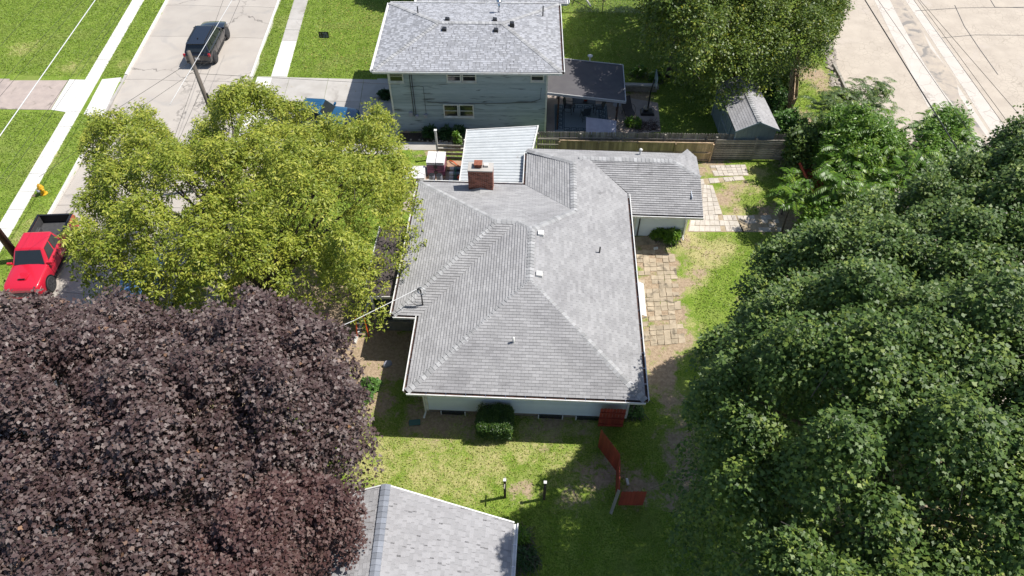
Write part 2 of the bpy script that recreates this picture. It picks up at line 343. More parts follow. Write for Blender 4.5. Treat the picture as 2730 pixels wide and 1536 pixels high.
strip('sidewalk',lambda y:-29.75-.105*(y-27.4),lambda y:-28.45-.105*(y-24.9)-.12,list(np.arange(2,74,1.55)),M['conc_new'])
strip('sidewalk',lambda y:-18.55-.1*(y-42.1),lambda y:-17.45-.1*(y-42.1),list(np.arange(2,42.3,1.55))+list(np.arange(42.3,74,1.55)),lambda y:M['conc_new'] if 41.5<y<46 or y>54 else M['conc_old'] if y<35 else M['conc'])
ap=struct('driveway_apron')
a=[(-30.85,37.6),(-30.95,39.2),(-31.15,41.4)]
for (q,) in (([(-29.55,37.4),(-27.65+-.55,36.9),(-28.5,39.1),(-29.75,39.1)],),([(-29.77,39.12),(-28.52,39.12),(-28.85,41.7),(-30.05,41.4)],)):
    mb=MB(); mb.prism(q,-.1,.035); part('slab',mb,M['conc_new'],ap,True)
dl=struct('driveway')
for x0,x1 in ((-31.9,-30.95),):
    mb=MB(); mb.prism([(x0,37.8),(x1+.1,37.6),(x1-.25,41.3),(x0-.4,41.3)],-.1,.028); part('slab',mb,M['conc_new'],dl,True)
for x0,x1 in ((-36,-31.95),(-42,-36.02),(-50,-42.02)):
    mb=MB(); mb.col=rng.random(); mb.prism([(x0,37.7),(x1,37.8),(x1-.4,41.2),(x0-.4,41.0)],-.1,.022); part('slab',mb,M['conc_old'],dl,True)
d2=struct('driveway')
xs=[-19.5,-18.45,-17.25,-14.55,-12.1,-10.9,-9.2]
for i in range(6):
    for (y0,y1) in ((34.2,36.6),(36.6,39.6),(39.6,42.25)):
        sk=-.095
        mb=MB(); mb.col=rng.random(); g=.012; f=lambda x,y:x+sk*(y-42)*1.0
        mb.prism([(f(xs[i],y0)+g,y0+g),(f(xs[i+1],y0)-g,y0+g),(f(xs[i+1],y1)-g,y1-g),(f(xs[i],y1)+g,y1-g)],-.1,.03+rng.uniform(-.004,.004)); part('slab',mb,M['conc'] if i not in (0,) else M['conc_new'],d2,True)
mb=MB(); mb.prism([(-10.9,35.4),(-1.5,35.7),(-1.5,34.95),(-11,34.6)],-.05,.025); tag(part('path',mb,M['conc']),kind='structure')
# parking lot
lot=struct('parking_lot')
def P2(l,z=0): return [tuple(at(x,y,z)[:2]) for x,y in l]
edge=[(20.2,-20),(20.3,10),(20.6,25),(20.9,36),(20.65,40),(20.2,43),(20.35,45),(20.9,46.5),(21.2,48.5),(22.4,51),(23.3,55),(25,62),(27,75),(29,140)]
mb=MB(); mb.prism(edge+[(200,140),(200,-20)],-.1,.02); part('pavement',mb,M['lot'],lot,True)
la=P2([(2395,0),(2470,100),(2560,240),(2700,450),(2900,700)]);lb=P2([(2330,0),(2380,100),(2470,280),(2560,440),(2700,640)])
mb=MB(); mb.prism([la[0],*la[1:]]+lb[::-1],.0,.026); part('concrete_lane',mb,M['lot2'],lot,True)
la=P2([(2435,0),(2510,100),(2590,215),(2760,450),(2950,700)]);lb=P2([(2412,0),(2480,100),(2570,240),(2700,440),(2860,670)])
mb=MB(); mb.prism(la+lb[::-1],.0,.027); part('concrete_lane',mb,M['lot2'],lot,True)
wl=[(2372,0),(2392,40),(2415,85),(2440,130),(2470,180),(2510,240),(2550,290),(2595,350),(2660,430),(2800,600)]; wr=[(2400,0),(2432,45),(2462,90),(2480,130),(2510,165),(2548,210),(2556,255),(2605,330),(2670,420),(2815,590)]
mb=MB(); mb.prism(P2(wr)+P2(wl)[::-1],.0,.030); part('worn_channel',mb,M['lot3'],lot,True)
for l in ([(2440,30),(2560,22),(2730,20)],[(2510,102),(2600,94),(2730,95)],[(2640,0),(2652,20),(2730,22)],[(2545,15),(2570,70),(2610,130),(2660,200)]):
    pts=P2(l); mb=MB()
    for p,q in zip(pts,pts[1:]): mb.beam((*p,.024),(*q,.024),.05,.012)
    part('crack_filler',mb,M['darkgrey'],lot,True)
# timber kerb and broken rocks at the lot edge
tk=thing('timber_edging','row of grey landscape timbers along the cracked parking lot edge','edging',at(2240,220))
for p,q in (((2222,172),(2240,205)),((2241,207),(2256,240)),((2140,-10),(2200,60))):
    a_,b_=at(*p,.12),at(*q,.12); mb=MB(); mb.beam(a_,b_,.16,.2); part('timber',mb,M['woodg'],tk,True)
rg=random.Random(8)
mb=MB()
for i in range(150):
    px=2212+rg.uniform(-12,14); py=rg.uniform(40,230); px+= (py-130)*.12
    p=at(px,py,.02); mb.col=rg.random(); mb.ball(p,rg.uniform(.06,.22),4,(1,1,.5),.3,rg)
tag(part('broken_rocks',mb,M['rock']),'broken pale rocks scattered along the parking lot edge','rocks',kind='stuff')
# ------------------------------------------------------------------ pavers
def pavers(name,quad,nx,ny,m,skip=0,z=.035,jit=.01,seed=1,label=None,zv=.012,bed=True):
    s=struct(name); r=random.Random(seed); a,b_,c,d=[Vector((*p[:2],0)) for p in quad]
    def Q(u,v): return (a*(1-u)+b_*u)*(1-v)+(d*(1-u)+c*u)*v
    for j in range(ny):
        i=0
        while i<nx:
            if r.random()<skip*(2.6 if (not bed and i in (0,nx-1)) else 1): i+=1; continue
            g=.03
            k=1
            pts=[Q((i+g)/nx,(j+g)/ny),Q((i+k-g)/nx,(j+g)/ny),Q((i+k-g)/nx,(j+1-g)/ny),Q((i+g)/nx,(j+1-g)/ny)]
            pts=[(p.x+r.uniform(-jit,jit),p.y+r.uniform(-jit,jit)) for p in pts]
            mb=MB(); mb.col=r.random(); mb.prism(pts,-.03,z+r.uniform(-zv,zv*.4)); part('paver',mb,m,s,True); i+=k
    if not bed: return s
    mb=MB(); mb.prism([Q(-.02,-.02)[:2],Q(1.02,-.02)[:2],Q(1.02,1.02)[:2],Q(-.02,1.02)[:2]],-.03,.012); part('sand_bed',mb,M['sand'],s,True)
    return s
g=lambda l:[at(x,y) for x,y in l]
pavers('patio',g([(1716,925),(1828,915),(1797,668),(1695,668)]),6,21,M['paver'],.14,seed=3,zv=.022,jit=.02,bed=False)
pavers('path',g([(1695,655),(1790,650),(1786,628),(1690,632)]),5,2,M['paver'],.2,seed=4)
pavers('path',g([(1835,618),(1980,618),(1960,575),(1845,572)]),10,3,M['paverw'],.02,seed=5)
pavers('path',g([(1852,578),(1925,572),(1900,495),(1866,492)]),4,7,M['paverw'],.02,seed=6)
pavers('path',g([(1866,493),(1985,480),(1978,470),(1862,478)]),9,1,M['paverw'],.15,seed=7)
pavers('patio',g([(1905,470),(1995,468),(1986,440),(1892,442)]),7,4,M['paverw'],.02,seed=8)
pavers('path',g([(1980,618),(2088,618),(2070,574),(1965,576)]),7,4,M['paverw'],.55,seed=9,jit=.03)
# ------------------------------------------------------------------ roofs
def clip(poly,conv):
    out=poly
    for i in range(len(conv)):
        a=conv[i]; b=conv[(i+1)%len(conv)]; ex,ey=b[0]-a[0],b[1]-a[1]; inp=out; out=[]
        if not inp: return []
        s=lambda p:ex*(p[1]-a[1])-ey*(p[0]-a[0])
        for j in range(len(inp)):
            p=inp[j];q=inp[(j+1)%len(inp)]; sp,sq=s(p),s(q)
            if sp>=-1e-9: out.append(p)
            if (sp>1e-9 and sq<-1e-9) or (sp<-1e-9 and sq>1e-9):
                t=sp/(sp-sq); out.append((p[0]+(q[0]-p[0])*t,p[1]+(q[1]-p[1])*t))
    return out
def ccw(p):
    a=sum(p[i][0]*p[(i+1)%len(p)][1]-p[(i+1)%len(p)][0]*p[i][1] for i in range(len(p))); return p if a>0 else p[::-1]
class Roof:
    def __init__(s,parent,m,expo=.145,tab=.30,t=.012,style=0,seed=1,xf=None,em=None):
        s.p=parent;s.m=m;s.e=expo;s.t=tab;s.h=t;s.style=style;s.r=random.Random(seed);s.pieces=[];s.deck=MB();s.xf=xf or (lambda x,y:(x,y)); s.seed=seed; s.em=em or M['edge']
    def plane(s,polys,e0,e1,z0,slope,t=None):
        """polys: convex xy polygons; eave line e0-e1 at height z0, rising by slope per metre away from it"""
        T=lambda p:Vector(s.xf(*p))
        e0=T(e0);e1=T(e1);d=(e1-e0).normalized(); n=Vector((-d.y,d.x))
        pl=[[T(p) for p in q] for q in polys]
        cen=sum(pl[0],Vector((0,0)))/len(pl[0])
        if (cen-e0).dot(n)<0: n=-n
        k=math.sqrt(1+slope*slope)
        U=Vector((d.x,d.y,0)); V=Vector((n.x,n.y,slope))/k; W=U.cross(V); 
        if W.z<0: W=-W
        def uv(p): q=p-e0; return (q.dot(d),q.dot(n)*k)
        o=Vector((e0.x,e0.y,z0))
        pid=len(s.pieces)
        for q in pl:
            c=ccw([uv(p) for p in q]); us=[p[0] for p in c]; vs=[p[1] for p in c]
            s.deck.slab([o+U*p[0]+V*p[1] for p in (c if U.cross(V).z>0 else c[::-1])],.10)
            k0=int(math.floor(min(vs)/s.e)); 
            for kk in range(k0,int(max(vs)/s.e)+1):
                rr=random.Random(kk*7919+s.seed*31+int(abs(e0.x)*100)); off=rr.random()*s.t if s.style else (kk%2)*s.t/2
                v0=kk*s.e; v1=v0+s.e
                i0=int(math.floor((min(us)-off)/s.t))-1; i1=int((max(us)-off)/s.t)+1
                rr2=random.Random(kk*131+7+s.seed)
                vals=[random.Random((kk*1009+i)*17+s.seed).random() for i in range(i0,i1+1)]
                for i in range(i0,i1+1):
                    val=vals[i-i0]; u0=off+i*s.t; u1=u0+s.t-.006; hh=t or s.h
                    if s.style:
                        if val>.55: hh=s.h; val=.45+val*.5
                        else: hh=.004; val=val*.7
                        jj=random.Random(i*5+kk).uniform(-.04,.04); u0+=jj; u1+=jj
                    lo=v0
                    c2=clip([(u0,lo),(u1,lo),(u1,v1),(u0,v1)],c)
                    if len(c2)<3: continue
                    ar=sum(c2[j][0]*c2[(j+1)%len(c2)][1]-c2[(j+1)%len(c2)][0]*c2[j][1] for j in range(len(c2)))/2
                    if ar<.0015: continue
                    hf=lambda v:hh*(1-(v-v0)/s.e)+.003
                    top=[o+U*a+V*b+W*hf(b) for a,b in c2]; bot=[o+U*a+V*b-W*.002 for a,b in c2]
                    N=len(c2); vv=top+bot; ff=[tuple(range(N))]+[((j+1)%N,j,N+j,N+(j+1)%N) for j in range(N)]
                    if U.cross(V).z<0: ff=[f[::-1] for f in ff]
                    s.pieces.append((sum(top,Vector())/N,vv,ff,val,ar))
    def finish(s,nparts=300,near=None,deckm=None):
        part('roof_deck',s.deck,deckm or M['deck'],s.p,True)
        cl=Vector((0,0,CH))
        ps=sorted(s.pieces,key=lambda q:(q[0]-cl).length-(5*q[4]/(s.e*s.t)))
        for c,vv,ff,val,ar in ps[:nparts]:
            mb=MB(); mb.col=val; mb.add(vv,ff[:1]); mb.mi=1; mb.add(vv,ff[1:]); part('shingle',mb,[s.m,s.em],s.p,True)
        mb=MB()
        for c,vv,ff,val,ar in ps[nparts:]: mb.col=val; mb.mi=0; mb.add(vv,ff[:1]); mb.mi=1; mb.add(vv,ff[1:])
        if mb.v: part('shingles',mb,[s.m,s.em],s.p,True,kind='stuff')
        print('roof pieces',len(s.pieces))
def caps(parent,p0,p1,w=.16,expo=.2,m=None,name='ridge_cap',drop=.32,seed=0,mx=999):
    """overlapping folded cap shingles from p0 (low) to p1 (high)"""
    p0=Vector(p0);p1=Vector(p1);d=p1-p0;Ln=d.length;d/=Ln; a=Vector((d.y,-d.x,0)).normalized(); r=random.Random(seed+int(Ln*97)); n=max(1,int(Ln/expo)); b=MB()
    for i in range(n):
        q0=p0+d*(i*Ln/n); q1=p0+d*((i+1)*Ln/n+.02); h0,h1=.05,.026
        up=Vector((0,0,1)); dz=drop*w
        v=[q0-a*w+up*(h0-dz),q0+up*h0,q0+a*w+up*(h0-dz),q1-a*w+up*(h1-dz),q1+up*h1,q1+a*w+up*(h1-dz)]
        v+= [p-up*.02 for p in v]
        mb=MB(); mb.col=r.random(); mb.add(v,[(0,1,4,3),(1,2,5,4),(0,6,7,1),(1,7,8,2),(2,8,11,5),(3,9,6,0),(4,10,9,3),(5,11,10,4)]); part(name,mb,m or M['cap'],parent,True)
def gutter(parent,p0,p1,z,out,inm=None):
    """open trough; out = horizontal unit vector away from the roof"""
    p0=Vector((*p0,z));p1=Vector((*p1,z)); o=Vector((*out,0)); 
    g=MB(); g.beam(p0+o*.13+Vector((0,0,-.05)),p1+o*.13+Vector((0,0,-.05)),.02,.13); g.beam(p0+o*.07+Vector((0,0,-.115)),p1+o*.07+Vector((0,0,-.115)),.12,.02); g.beam(p0+o*.14+Vector((0,0,.018)),p1+o*.14+Vector((0,0,.018)),.045,.014)
    g_=part('gutter',g,M['white'],parent,True)
    i=MB(); i.beam(p0+o*.062+Vector((0,0,-.075)),p1+o*.062+Vector((0,0,-.075)),.108,.03); part('gutter_debris',i,inm or M['gutterin'],g_,True)
    L_=(p1-p0).length; n=int(L_/.75); s=MB()
    for k in range(1,n): 
        q=p0+(p1-p0)*k/n; s.beam(q+o*.01+Vector((0,0,.02)),q+o*.14+Vector((0,0,.02)),.015,.012)
    if n>1: part('gutter_hangers',s,M['chrome'],g_,True)
    f=MB(); f.beam(p0-o*.015+Vector((0,0,-.11)),p1-o*.015+Vector((0,0,-.11)),.02,.2); part('fascia',f,M['white'],parent,True)
def boards(parent,p0,p1,z0,z1,expo,m,name='siding_board',seed=0,out=None,world=True):
    """lap siding from p0 to p1 (xy), each board tilted proud at its lower edge; outward is to the right of p0->p1"""
    r=random.Random(seed); p0=Vector((*p0,0));p1=Vector((*p1,0)); d=(p1-p0).normalized(); n=Vector((d.y,-d.x,0)); k=int(round((z1-z0)/expo))
    for i in range(k):
        a=z0+i*(z1-z0)/k; b=a+(z1-z0)/k+.01; o1=.022+r.uniform(-.003,.003)
        v=[p0+n*o1+Vector((0,0,a)),p1+n*o1+Vector((0,0,a)),p1+n*.004+Vector((0,0,b)),p0+n*.004+Vector((0,0,b))]
        v+=[q-n*.02 for q in v]
        mb=MB(); mb.col=r.random(); mb.add(v,[(0,1,2,3),(7,6,5,4),(1,0,4,5),(0,3,7,4),(2,1,5,6),(3,2,6,7)]); part(name,mb,m,parent,world)
def window(parent,c,w,h,n,m=None,panes=2,sash=True,world=True):
    """double hung window centred at c facing n"""
    c=Vector(c); n=Vector(n).normalized(); a=Vector((-n.y,n.x,0)); up=Vector((0,0,1)); t=.07
    f=MB()
    for s in (-1,1): f.beam(c+a*s*(w/2+t/2)+n*.03-up*(h/2+t),c+a*s*(w/2+t/2)+n*.03+up*(h/2+t),t,.06,n)
    for s in (-1,1): f.beam(c-a*(w/2)+up*s*(h/2+t/2)+n*.03,c+a*(w/2)+up*s*(h/2+t/2)+n*.03,.06,t)
    f.beam(c-a*(w/2+t+.02)+n*.06-up*(h/2+t),c+a*(w/2+t+.02)+n*.06-up*(h/2+t),.08,.03)
    wn=part('window',f,m or M['white'],parent,world)
    g=MB(); g.beam(c-a*w/2+n*.01,c+a*w/2+n*.01,.012,h); part('pane',g,M['glass'],wn,True)
    if sash:
        g=MB(); g.beam(c-a*w/2+n*.025,c+a*w/2+n*.025,.02,.035)
        g.beam(c-a*w/2+n*.025-up*(h/2-.02),c+a*w/2+n*.025-up*(h/2-.02),.02,.04); part('sash',g,M['white'],wn,True)
    return wn
# ================================================================== main house
H=thing('bungalow','large white bungalow with a grey hipped shingle roof and brick chimney','house',(-.2,16.3,0))
xL,xR,yF,yB=-5.03,4.69,15.6,28.55; ze=2.8
rf=Roof(H,M['shingle'],.135,.30,.017,0,1)
pF=(-.17,20.46);Q=(-.17,23.69);PK=(-.88,24.4);LP=(-1.85,24.4);BS=(1.86,25.72);BE=(1.86,29.45)
rf.plane([[(xL,yF),(xR,yF),pF]],(xL,yF),(xR,yF),ze,.329)
rf.plane([[(xR,yF),(xR,25.72),BS,Q,pF],[(xR,25.72),(xR,28.15),(2.75,30.1),BE,BS]],(xR,yF),(xR,yB),ze,.32)
rf.plane([[(xL,yF),pF,Q,PK,(xL,19.54)]],(xL,yF),(xL,19.54),ze,.32,.038)
rf.plane([[(-6.2,19.54),(xL,19.54),PK,LP]],(-6.2,19.54),(xL,19.54),ze,.274,.026)
rf.plane([[(-6.2,19.54),LP,(-6.2,yB)]],(-6.2,19.54),(-6.2,yB),ze,.306,.036)
rf.plane([[(-6.2,yB),LP,(-1.85,yB)],[(-1.85,yB),LP,PK,(-.88,yB)],[(-.88,yB),PK,Q,BS,(-.6,yB)]],(-6.2,yB),(-.6,yB),ze,.32)
rf.plane([[(-.6,yB),BS,BE,(-.6,31.4)]],(-.6,yB),(-.6,31.1),ze,.366,.038)
rf.plane([[(-.6,31.4),BE,(2.55,30.15),(2.55,31.5),(-.55,31.5)],[(2.55,30.15),(7.15,30.15),(8.1,31.45),(2.55,31.5)]],(-.6,31.5),(8.6,31.5),ze+.08,.37)
rf.plane([[(4.72,26.95),(8.55,26.95),(8.55,29.2),(7.15,30.15),(4.72,30.15)],[(4.72,28.15),(4.72,30.15),(2.7,30.15)]],(4.7,26.95),(8.55,26.95),2.45,.303,.034)
rf.plane([[(8.55,29.2),(8.55,30.9),(8.1,31.45),(7.15,30.15)]],(8.55,29.2),(8.55,30.9),3.12,.21)
rf.finish(300)
zF=ze+.32*4.86; z4=ze+.32*4.15; zB=ze+.32*2.83
for a,b_ in (((xL,yF,ze),(*pF,zF)),((xR,yF,ze),(*pF,zF)),((-6.2,19.54,ze),(*LP,z4)),((-6.2,yB,ze),(*LP,z4)),((*PK,z4),(*Q,zF)),((*BS,zB),(*Q,zF)),((8.55,29.2,3.12),(7.15,30.15,3.42)),((8.1,31.45,2.9),(7.15,30.15,3.42)),((-.6,31.4,2.88),(*BE,zB))):
    caps(H,a,b_,.165)
for a,b_ in (((*pF,zF),(*Q,zF)),((*LP,z4),(*PK,z4)),((*BS,zB),(*BE,zB)),((2.2,30.15,3.44),(7.15,30.15,3.42))): caps(H,a,b_,.165)
gutter(H,(xL,yF),(xR,yF),ze,(0,-1)); gutter(H,(xR,yF),(xR,28.15),ze,(1,0)); gutter(H,(xL,19.54),(xL,yF),ze,(-1,0)); gutter(H,(-6.2,19.54),(xL-.15,19.54),ze,(0,-1)); gutter(H,(-6.2,yB),(-6.2,19.54),ze,(-1,0)); gutter(H,(4.85,26.95),(8.55,26.95),2.45,(0,-1)); gutter(H,(-6.2,yB),(-.75,yB),ze,(0,1)); gutter(H,(-.6,28.7),(-.6,31.3),ze,(-1,0))
so_=MB(); so_.slab([(xL,yF,2.66),(xR,yF,2.66),(xR,28,2.66),(xL,28,2.66)],.03); so_.slab([(-6.2,19.55,2.655),(xL,19.55,2.655),(xL,28,2.655),(-6.2,28,2.655)],.03); so_.slab([(xL,28.0,2.66),(4.69,28.0,2.66),(4.69,31.3,2.66),(-.55,31.3,2.66),(-.55,28.5,2.66),(xL,28.5,2.66)],.03); part('soffit',so_,M['white'],H,True)
wl_=MB()
wl_.box((-.12,22.2,1.55),(8.64,11.74,2.3)); wl_.box((-4.8,23.9,1.55),(1.4,7.4,2.3)); wl_.box((4.0,29.4,1.3),(8,3.0,2.6))
part('wall_core',wl_,M['wsiding'],H,True)
fd=MB(); fd.box((-.12,22.2,.2),(8.6,11.7,.4)); part('foundation',fd,M['fnd'],H,True)
boards(H,(-4.44,16.32),(4.2,16.32),.27,2.66,.2,M['wsiding'],seed=1)
boards(H,(4.21,16.32),(4.21,27.9),.27,2.66,.2,M['wsiding'],seed=2)
boards(H,(-4.45,19.9),(-4.45,16.32),.27,2.66,.2,M['wsiding'],seed=3)
boards(H,(5.3,27.88),(8.0,27.88),.1,2.4,.2,M['wsiding'],seed=4)
boards(H,(8.02,27.88),(8.02,30.9),.1,2.9,.2,M['wsiding'],seed=5)
for x,y,h in ((-4.46,16.30,2.66),(4.22,16.30,2.66),(8.03,27.86,2.4),(5.3,27.86,2.4)): tr=MB(); tr.box((x,y,.27+(h-.27)/2 if y<20 else h/2),(.1,.1,h-.27 if y<20 else h)); part('corner_trim',tr,M['white'],H,True)
gb=MB(); gb.prism([(8.0,27.0),(8.02,31.2),(8.06,31.2),(8.04,27.0)],2.2,2.45); part('gable_board',gb,M['wsiding'],H,True)
for x in (-3.35,-1.55,.95,2.6) : # basement windows in the foundation
    if x==-1.55: continue
    w_=MB(); w_.box((x,16.26,.13),(1.0,.04,.22)); w_=part('basement_window',w_,M['glass'],H,True)
    for sx in (-.53,.53): q_=MB(); q_.box((x+sx,16.25,.13),(.05,.06,.26)); part('frame',q_,M['white'],w_,True)
wd=MB(); wd.box((5.55,27.83,1.2),(.05,.06,2.2)); part('door_frame_line',wd,M['black'],H,True)
for x0,x1 in ((-2.4,-1.55),(.0,.75),(2.3,3.1)): # eave strips of the windows high on the wall
    w_=MB(); w_.box(((x0+x1)/2,16.27,2.32),(x1-x0,.05,.5)); part('window',w_,M['glass'],H,True)
dsp=MB(); dsp.tube([(7.9,27.3,2.35),(7.95,27.75,2.2),(8.0,27.78,.3),(8.0,27.5,.15)],.045,6); part('downspout',dsp,M['white'],H,True)
dsp=MB(); dsp.tube([(-4.5,15.8,2.6),(-4.55,16.22,2.4),(-4.55,16.22,.25),(-4.62,15.95,.1)],.045,6); part('downspout',dsp,M['white'],H,True)
# plumbing vents and roof vents
def boxvent(parent,p,m,w=.3,h=.16,world=True):
    v=MB(); v.add([(p[0]-w/2,p[1]-w/2,p[2]-.1),(p[0]+w/2,p[1]-w/2,p[2]-.1),(p[0]+w/2,p[1]+w/2,p[2]-.1),(p[0]-w/2,p[1]+w/2,p[2]-.1),
                   (p[0]-w/2+.02,p[1]-w/2+.02,p[2]+h),(p[0]+w/2-.03,p[1]-w/2+.02,p[2]+h-.03),(p[0]+w/2-.03,p[1]+w/2-.02,p[2]+h-.03),(p[0]-w/2+.02,p[1]+w/2-.02,p[2]+h)],
        [(0,1,5,4),(1,2,6,5),(2,3,7,6),(3,0,4,7),(4,5,6,7)])
    part('roof_vent',v,m,parent,world,bevel=.02)
boxvent(H,(.26,23.5,4.2),M['white'],.32,.18); boxvent(H,(.24,20.95,4.2),M['white'],.32,.18)
v=MB(); v.tube([(-.75,17.75,3.3),(-.75,17.75,3.85)],.05,10); part('vent_pipe',v,M['white'],H,True,True)
v=MB(); v.tube([(3.05,23.3,3.2),(3.05,23.3,3.7)],.035,8); part('vent_pipe',v,M['black'],H,True,True)
v=MB(); v.tube([(5.55,31.1,2.9),(5.55,31.1,3.3)],.05,8); v.lathe([(.09,0),(.1,.07),(.05,.12)],(5.55,31.1,3.3),10); part('vent_pipe',v,M['white'],H,True,True)
# chimney
cx0,cx1,cy0,cy1=-3.5,-2.27,27.75,28.4; ct=4.28; cb=2.85
ch=MB(); ch.box(((cx0+cx1)/2,(cy0+cy1)/2,(ct+cb)/2-.4),(cx1-cx0-.02,cy1-cy0-.02,ct-cb+.8)); cho=part('chimney',ch,M['mortar'],H,True)
rr=random.Random(5); rows=20; bh=(ct-cb+.0)/rows
for face in range(4):
    L_=(cx1-cx0) if face in (0,2) else (cy1-cy0)
    mbs=[]
    for k in range(rows):
        off=(k%2)*.11; u=-off
        while u<L_:
            a,b_=max(u,0),min(u+.21,L_)
            if b_-a>.03:
                z=cb+(k+.5)*bh-(0 if True else 0); um=(a+b_)/2
                if face==0: c=(cx0+um,cy0-.004,z); d=(b_-a-.012,.02,bh-.012)
                elif face==2: c=(cx0+um,cy1+.004,z); d=(b_-a-.012,.02,bh-.012)
                elif face==1: c=(cx1+.004,cy0+um,z); d=(.02,b_-a-.012,bh-.012)
                else: c=(cx0-.004,cy0+um,z); d=(.02,b_-a-.012,bh-.012)
                mb=MB(); mb.col=rr.random()
                if rr.random()<.08: mb.col=1.6
                mb.box(c,d)
                if face in (0,): part('brick',mb,M['brick'],cho,True)
                else: mbs.append(mb)
            u+=.22
    if mbs:
        al=MB()
        for q in mbs: al.col=q.c[0]; al.add(q.v,q.f)
        part('bricks',al,M['brick'],cho,True,kind='stuff')
cr=MB(); cr.box(((cx0+cx1)/2,(cy0+cy1)/2,ct+.035),(cx1-cx0+.05,cy1-cy0+.05,.07)); part('crown_slab',cr,M['conc'],cho,True,bevel=.01)
fl=MB(); fl.box((-3.0,28.12,ct+.15),(.36,.34,.18)); part('flue',fl,mat('rusty_flue',(.19,.055,.03),(.12,.04,.03),rough=.8,scale=8),cho,True)
fl=MB(); fl.box((-3.0,28.12,ct+.27),(.42,.4,.05)); part('flue_cap',fl,mat('rust',(.28,.10,.055),(.18,.06,.04),rough=.85,scale=9),cho,True)
fl=MB(); fl.box((-2.6,28.12,ct+.13),(.22,.2,.13)); part('flue',fl,M['conc_new'],cho,True)
cf=MB(); cf.add([(cx0-.05,cy0-.02,3.07),(-2.9,cy0-.45,3.20),(cx1+.05,cy0-.02,3.07),(-2.9,cy0-.01,3.25)],[(0,1,3),(1,2,3)]); part('cricket_flashing',cf,M['cap'],cho,True)
# service mast with coiled cable
ms=thing('service_mast','bent electric service mast with coiled pale cable on the left roof hip','electric mast',(-4.92,20.05,3.1))
v=MB(); v.tube([(-4.92,20.05,2.9),(-4.92,20.05,3.95),(-4.98,20.07,4.05),(-5.08,20.07,3.98)],.035,8); part('mast_pipe',v,M['black'],ms,True,True)
v=MB()
for k in range(3):
    pts=[(-4.93+.16*math.cos(t)+.03*k,20.08+.06*math.sin(t),3.92+.17*math.sin(t)-.03*k) for t in np.linspace(0,2*math.pi,14)]
    v.tube(pts,.013,5)
v.tube([(-4.98,20.07,3.98),(-5.25,20.1,3.7),(-5.2,19.95,3.25),(-4.98,19.95,3.15),(-4.93,20.0,3.6)],.012,5)
part('cable_coil',v,M['wirew'],ms,True,True)
v=MB(); v.tube([(-5.05,20.1,4.0),(-5.35,20.02,3.75),(-5.38,19.92,3.3),(-5.1,19.9,3.05)],.012,5); part('cable_loop',v,M['wire'],ms,True,True)
# porch
po=thing('porch','front porch with brown panel roof, white post and black iron railing','porch',(-6.7,22,0))
v=MB(); v.slab([(-7.85,20.95,2.3),(-6.05,20.95,2.42),(-6.05,25.6,2.42),(-7.85,25.6,2.3)],.06); part('porch_roof',v,M['brown'],po,True)
v=MB(); v.beam((-7.9,20.93,2.26),(-6.05,20.93,2.36),.04,.16); v.beam((-7.9,20.93,2.26),(-7.9,25.6,2.26),.04,.14); part('fascia',v,M['white'],po,True)
for y in (20.95,25.3):
    v=MB(); v.box((-7.5,y,1.5),(.12,.12,1.6)); part('post',v,M['white'],po,True)
v=MB(); v.box((-6.6,23.2,.35),(2.0,4.8,.7)); part('porch_floor',v,mat('grey_porch_concrete',(.2,.19,.17),(.15,.145,.13),rough=.9),po,True)
v=MB(); v.beam((-7.5,20.86,1.5),(-5.65,20.86,1.5),.04,.03); v.beam((-7.5,20.86,.82),(-5.65,20.86,.82),.03,.03); part('rail',v,M['black'],po,True)
for k in range(14):
    x=-7.45+k*.135; v=MB(); v.box((x,20.86,1.16),(.02,.02,.68)); part('baluster',v,M['black'],po,True)
# awning on the right wall
aw=thing('awning','white metal door awning projecting from the right side wall','awning',(4.5,21.6,2.2))
v=MB(); v.slab([(4.25,20.55,2.55),(5.22,20.55,2.1),(5.22,22.55,2.1),(4.25,22.55,2.55)],.03)
part('awning_sheet',v,M['white'],aw,True)
for y in (20.5,22.6):
    v=MB(); v.beam((4.3,y,1.75),(5.2,y,2.08),.03,.03); part('bracket',v,M['chrome'],aw,True)
# ================================================================== two storey neighbour
def rot_xf(o,a):
    ca,sa=math.cos(a),math.sin(a); return lambda x,y:(o[0]+x*ca-y*sa,o[1]+x*sa+y*ca)
A2=R(1.7); O2=(-9.72,35.94); X2=rot_xf(O2,A2)
N_=thing('neighbour_house','two storey house with weathered blue grey lap siding and pale grey hip roof','house',(-9.72,35.94,0))
W2,D2=10.95,7.95; zr=4.7; pk=.24
ra=(3.55,3.97);rb=(W2-3.55,3.97)
r2=Roof(N_,M['arch'],.15,.22,.012,1,2,X2,M['edge2'])
s1=.84/3.97
r2.plane([[(0,0),(W2,0),rb,ra]],(0,0),(W2,0),zr,s1)
r2.plane([[(0,D2),(W2,D2),rb,ra]],(0,D2),(W2,D2),zr,.84/3.98)
r2.plane([[(0,0),ra,(0,D2)]],(0,0),(0,D2),zr,.84/3.55)
r2.plane([[(W2,0),rb,(W2,D2)]],(W2,0),(W2,D2),zr,.84/3.55)
r2.finish(300,deckm=M['edge2'])
T3=lambda p,z:(*X2(*p),z)
for a,b_ in (((0,0),ra),((W2,0),rb),((0,D2),ra),((W2,D2),rb)): caps(N_,T3(a,zr),T3(b_,zr+.84),.14,.2,drop=.23)
caps(N_,T3(ra,zr+.84),T3(rb,zr+.84),.14,.2,drop=.2)
dn=lambda x,y:(x*math.cos(A2)-y*math.sin(A2),x*math.sin(A2)+y*math.cos(A2))
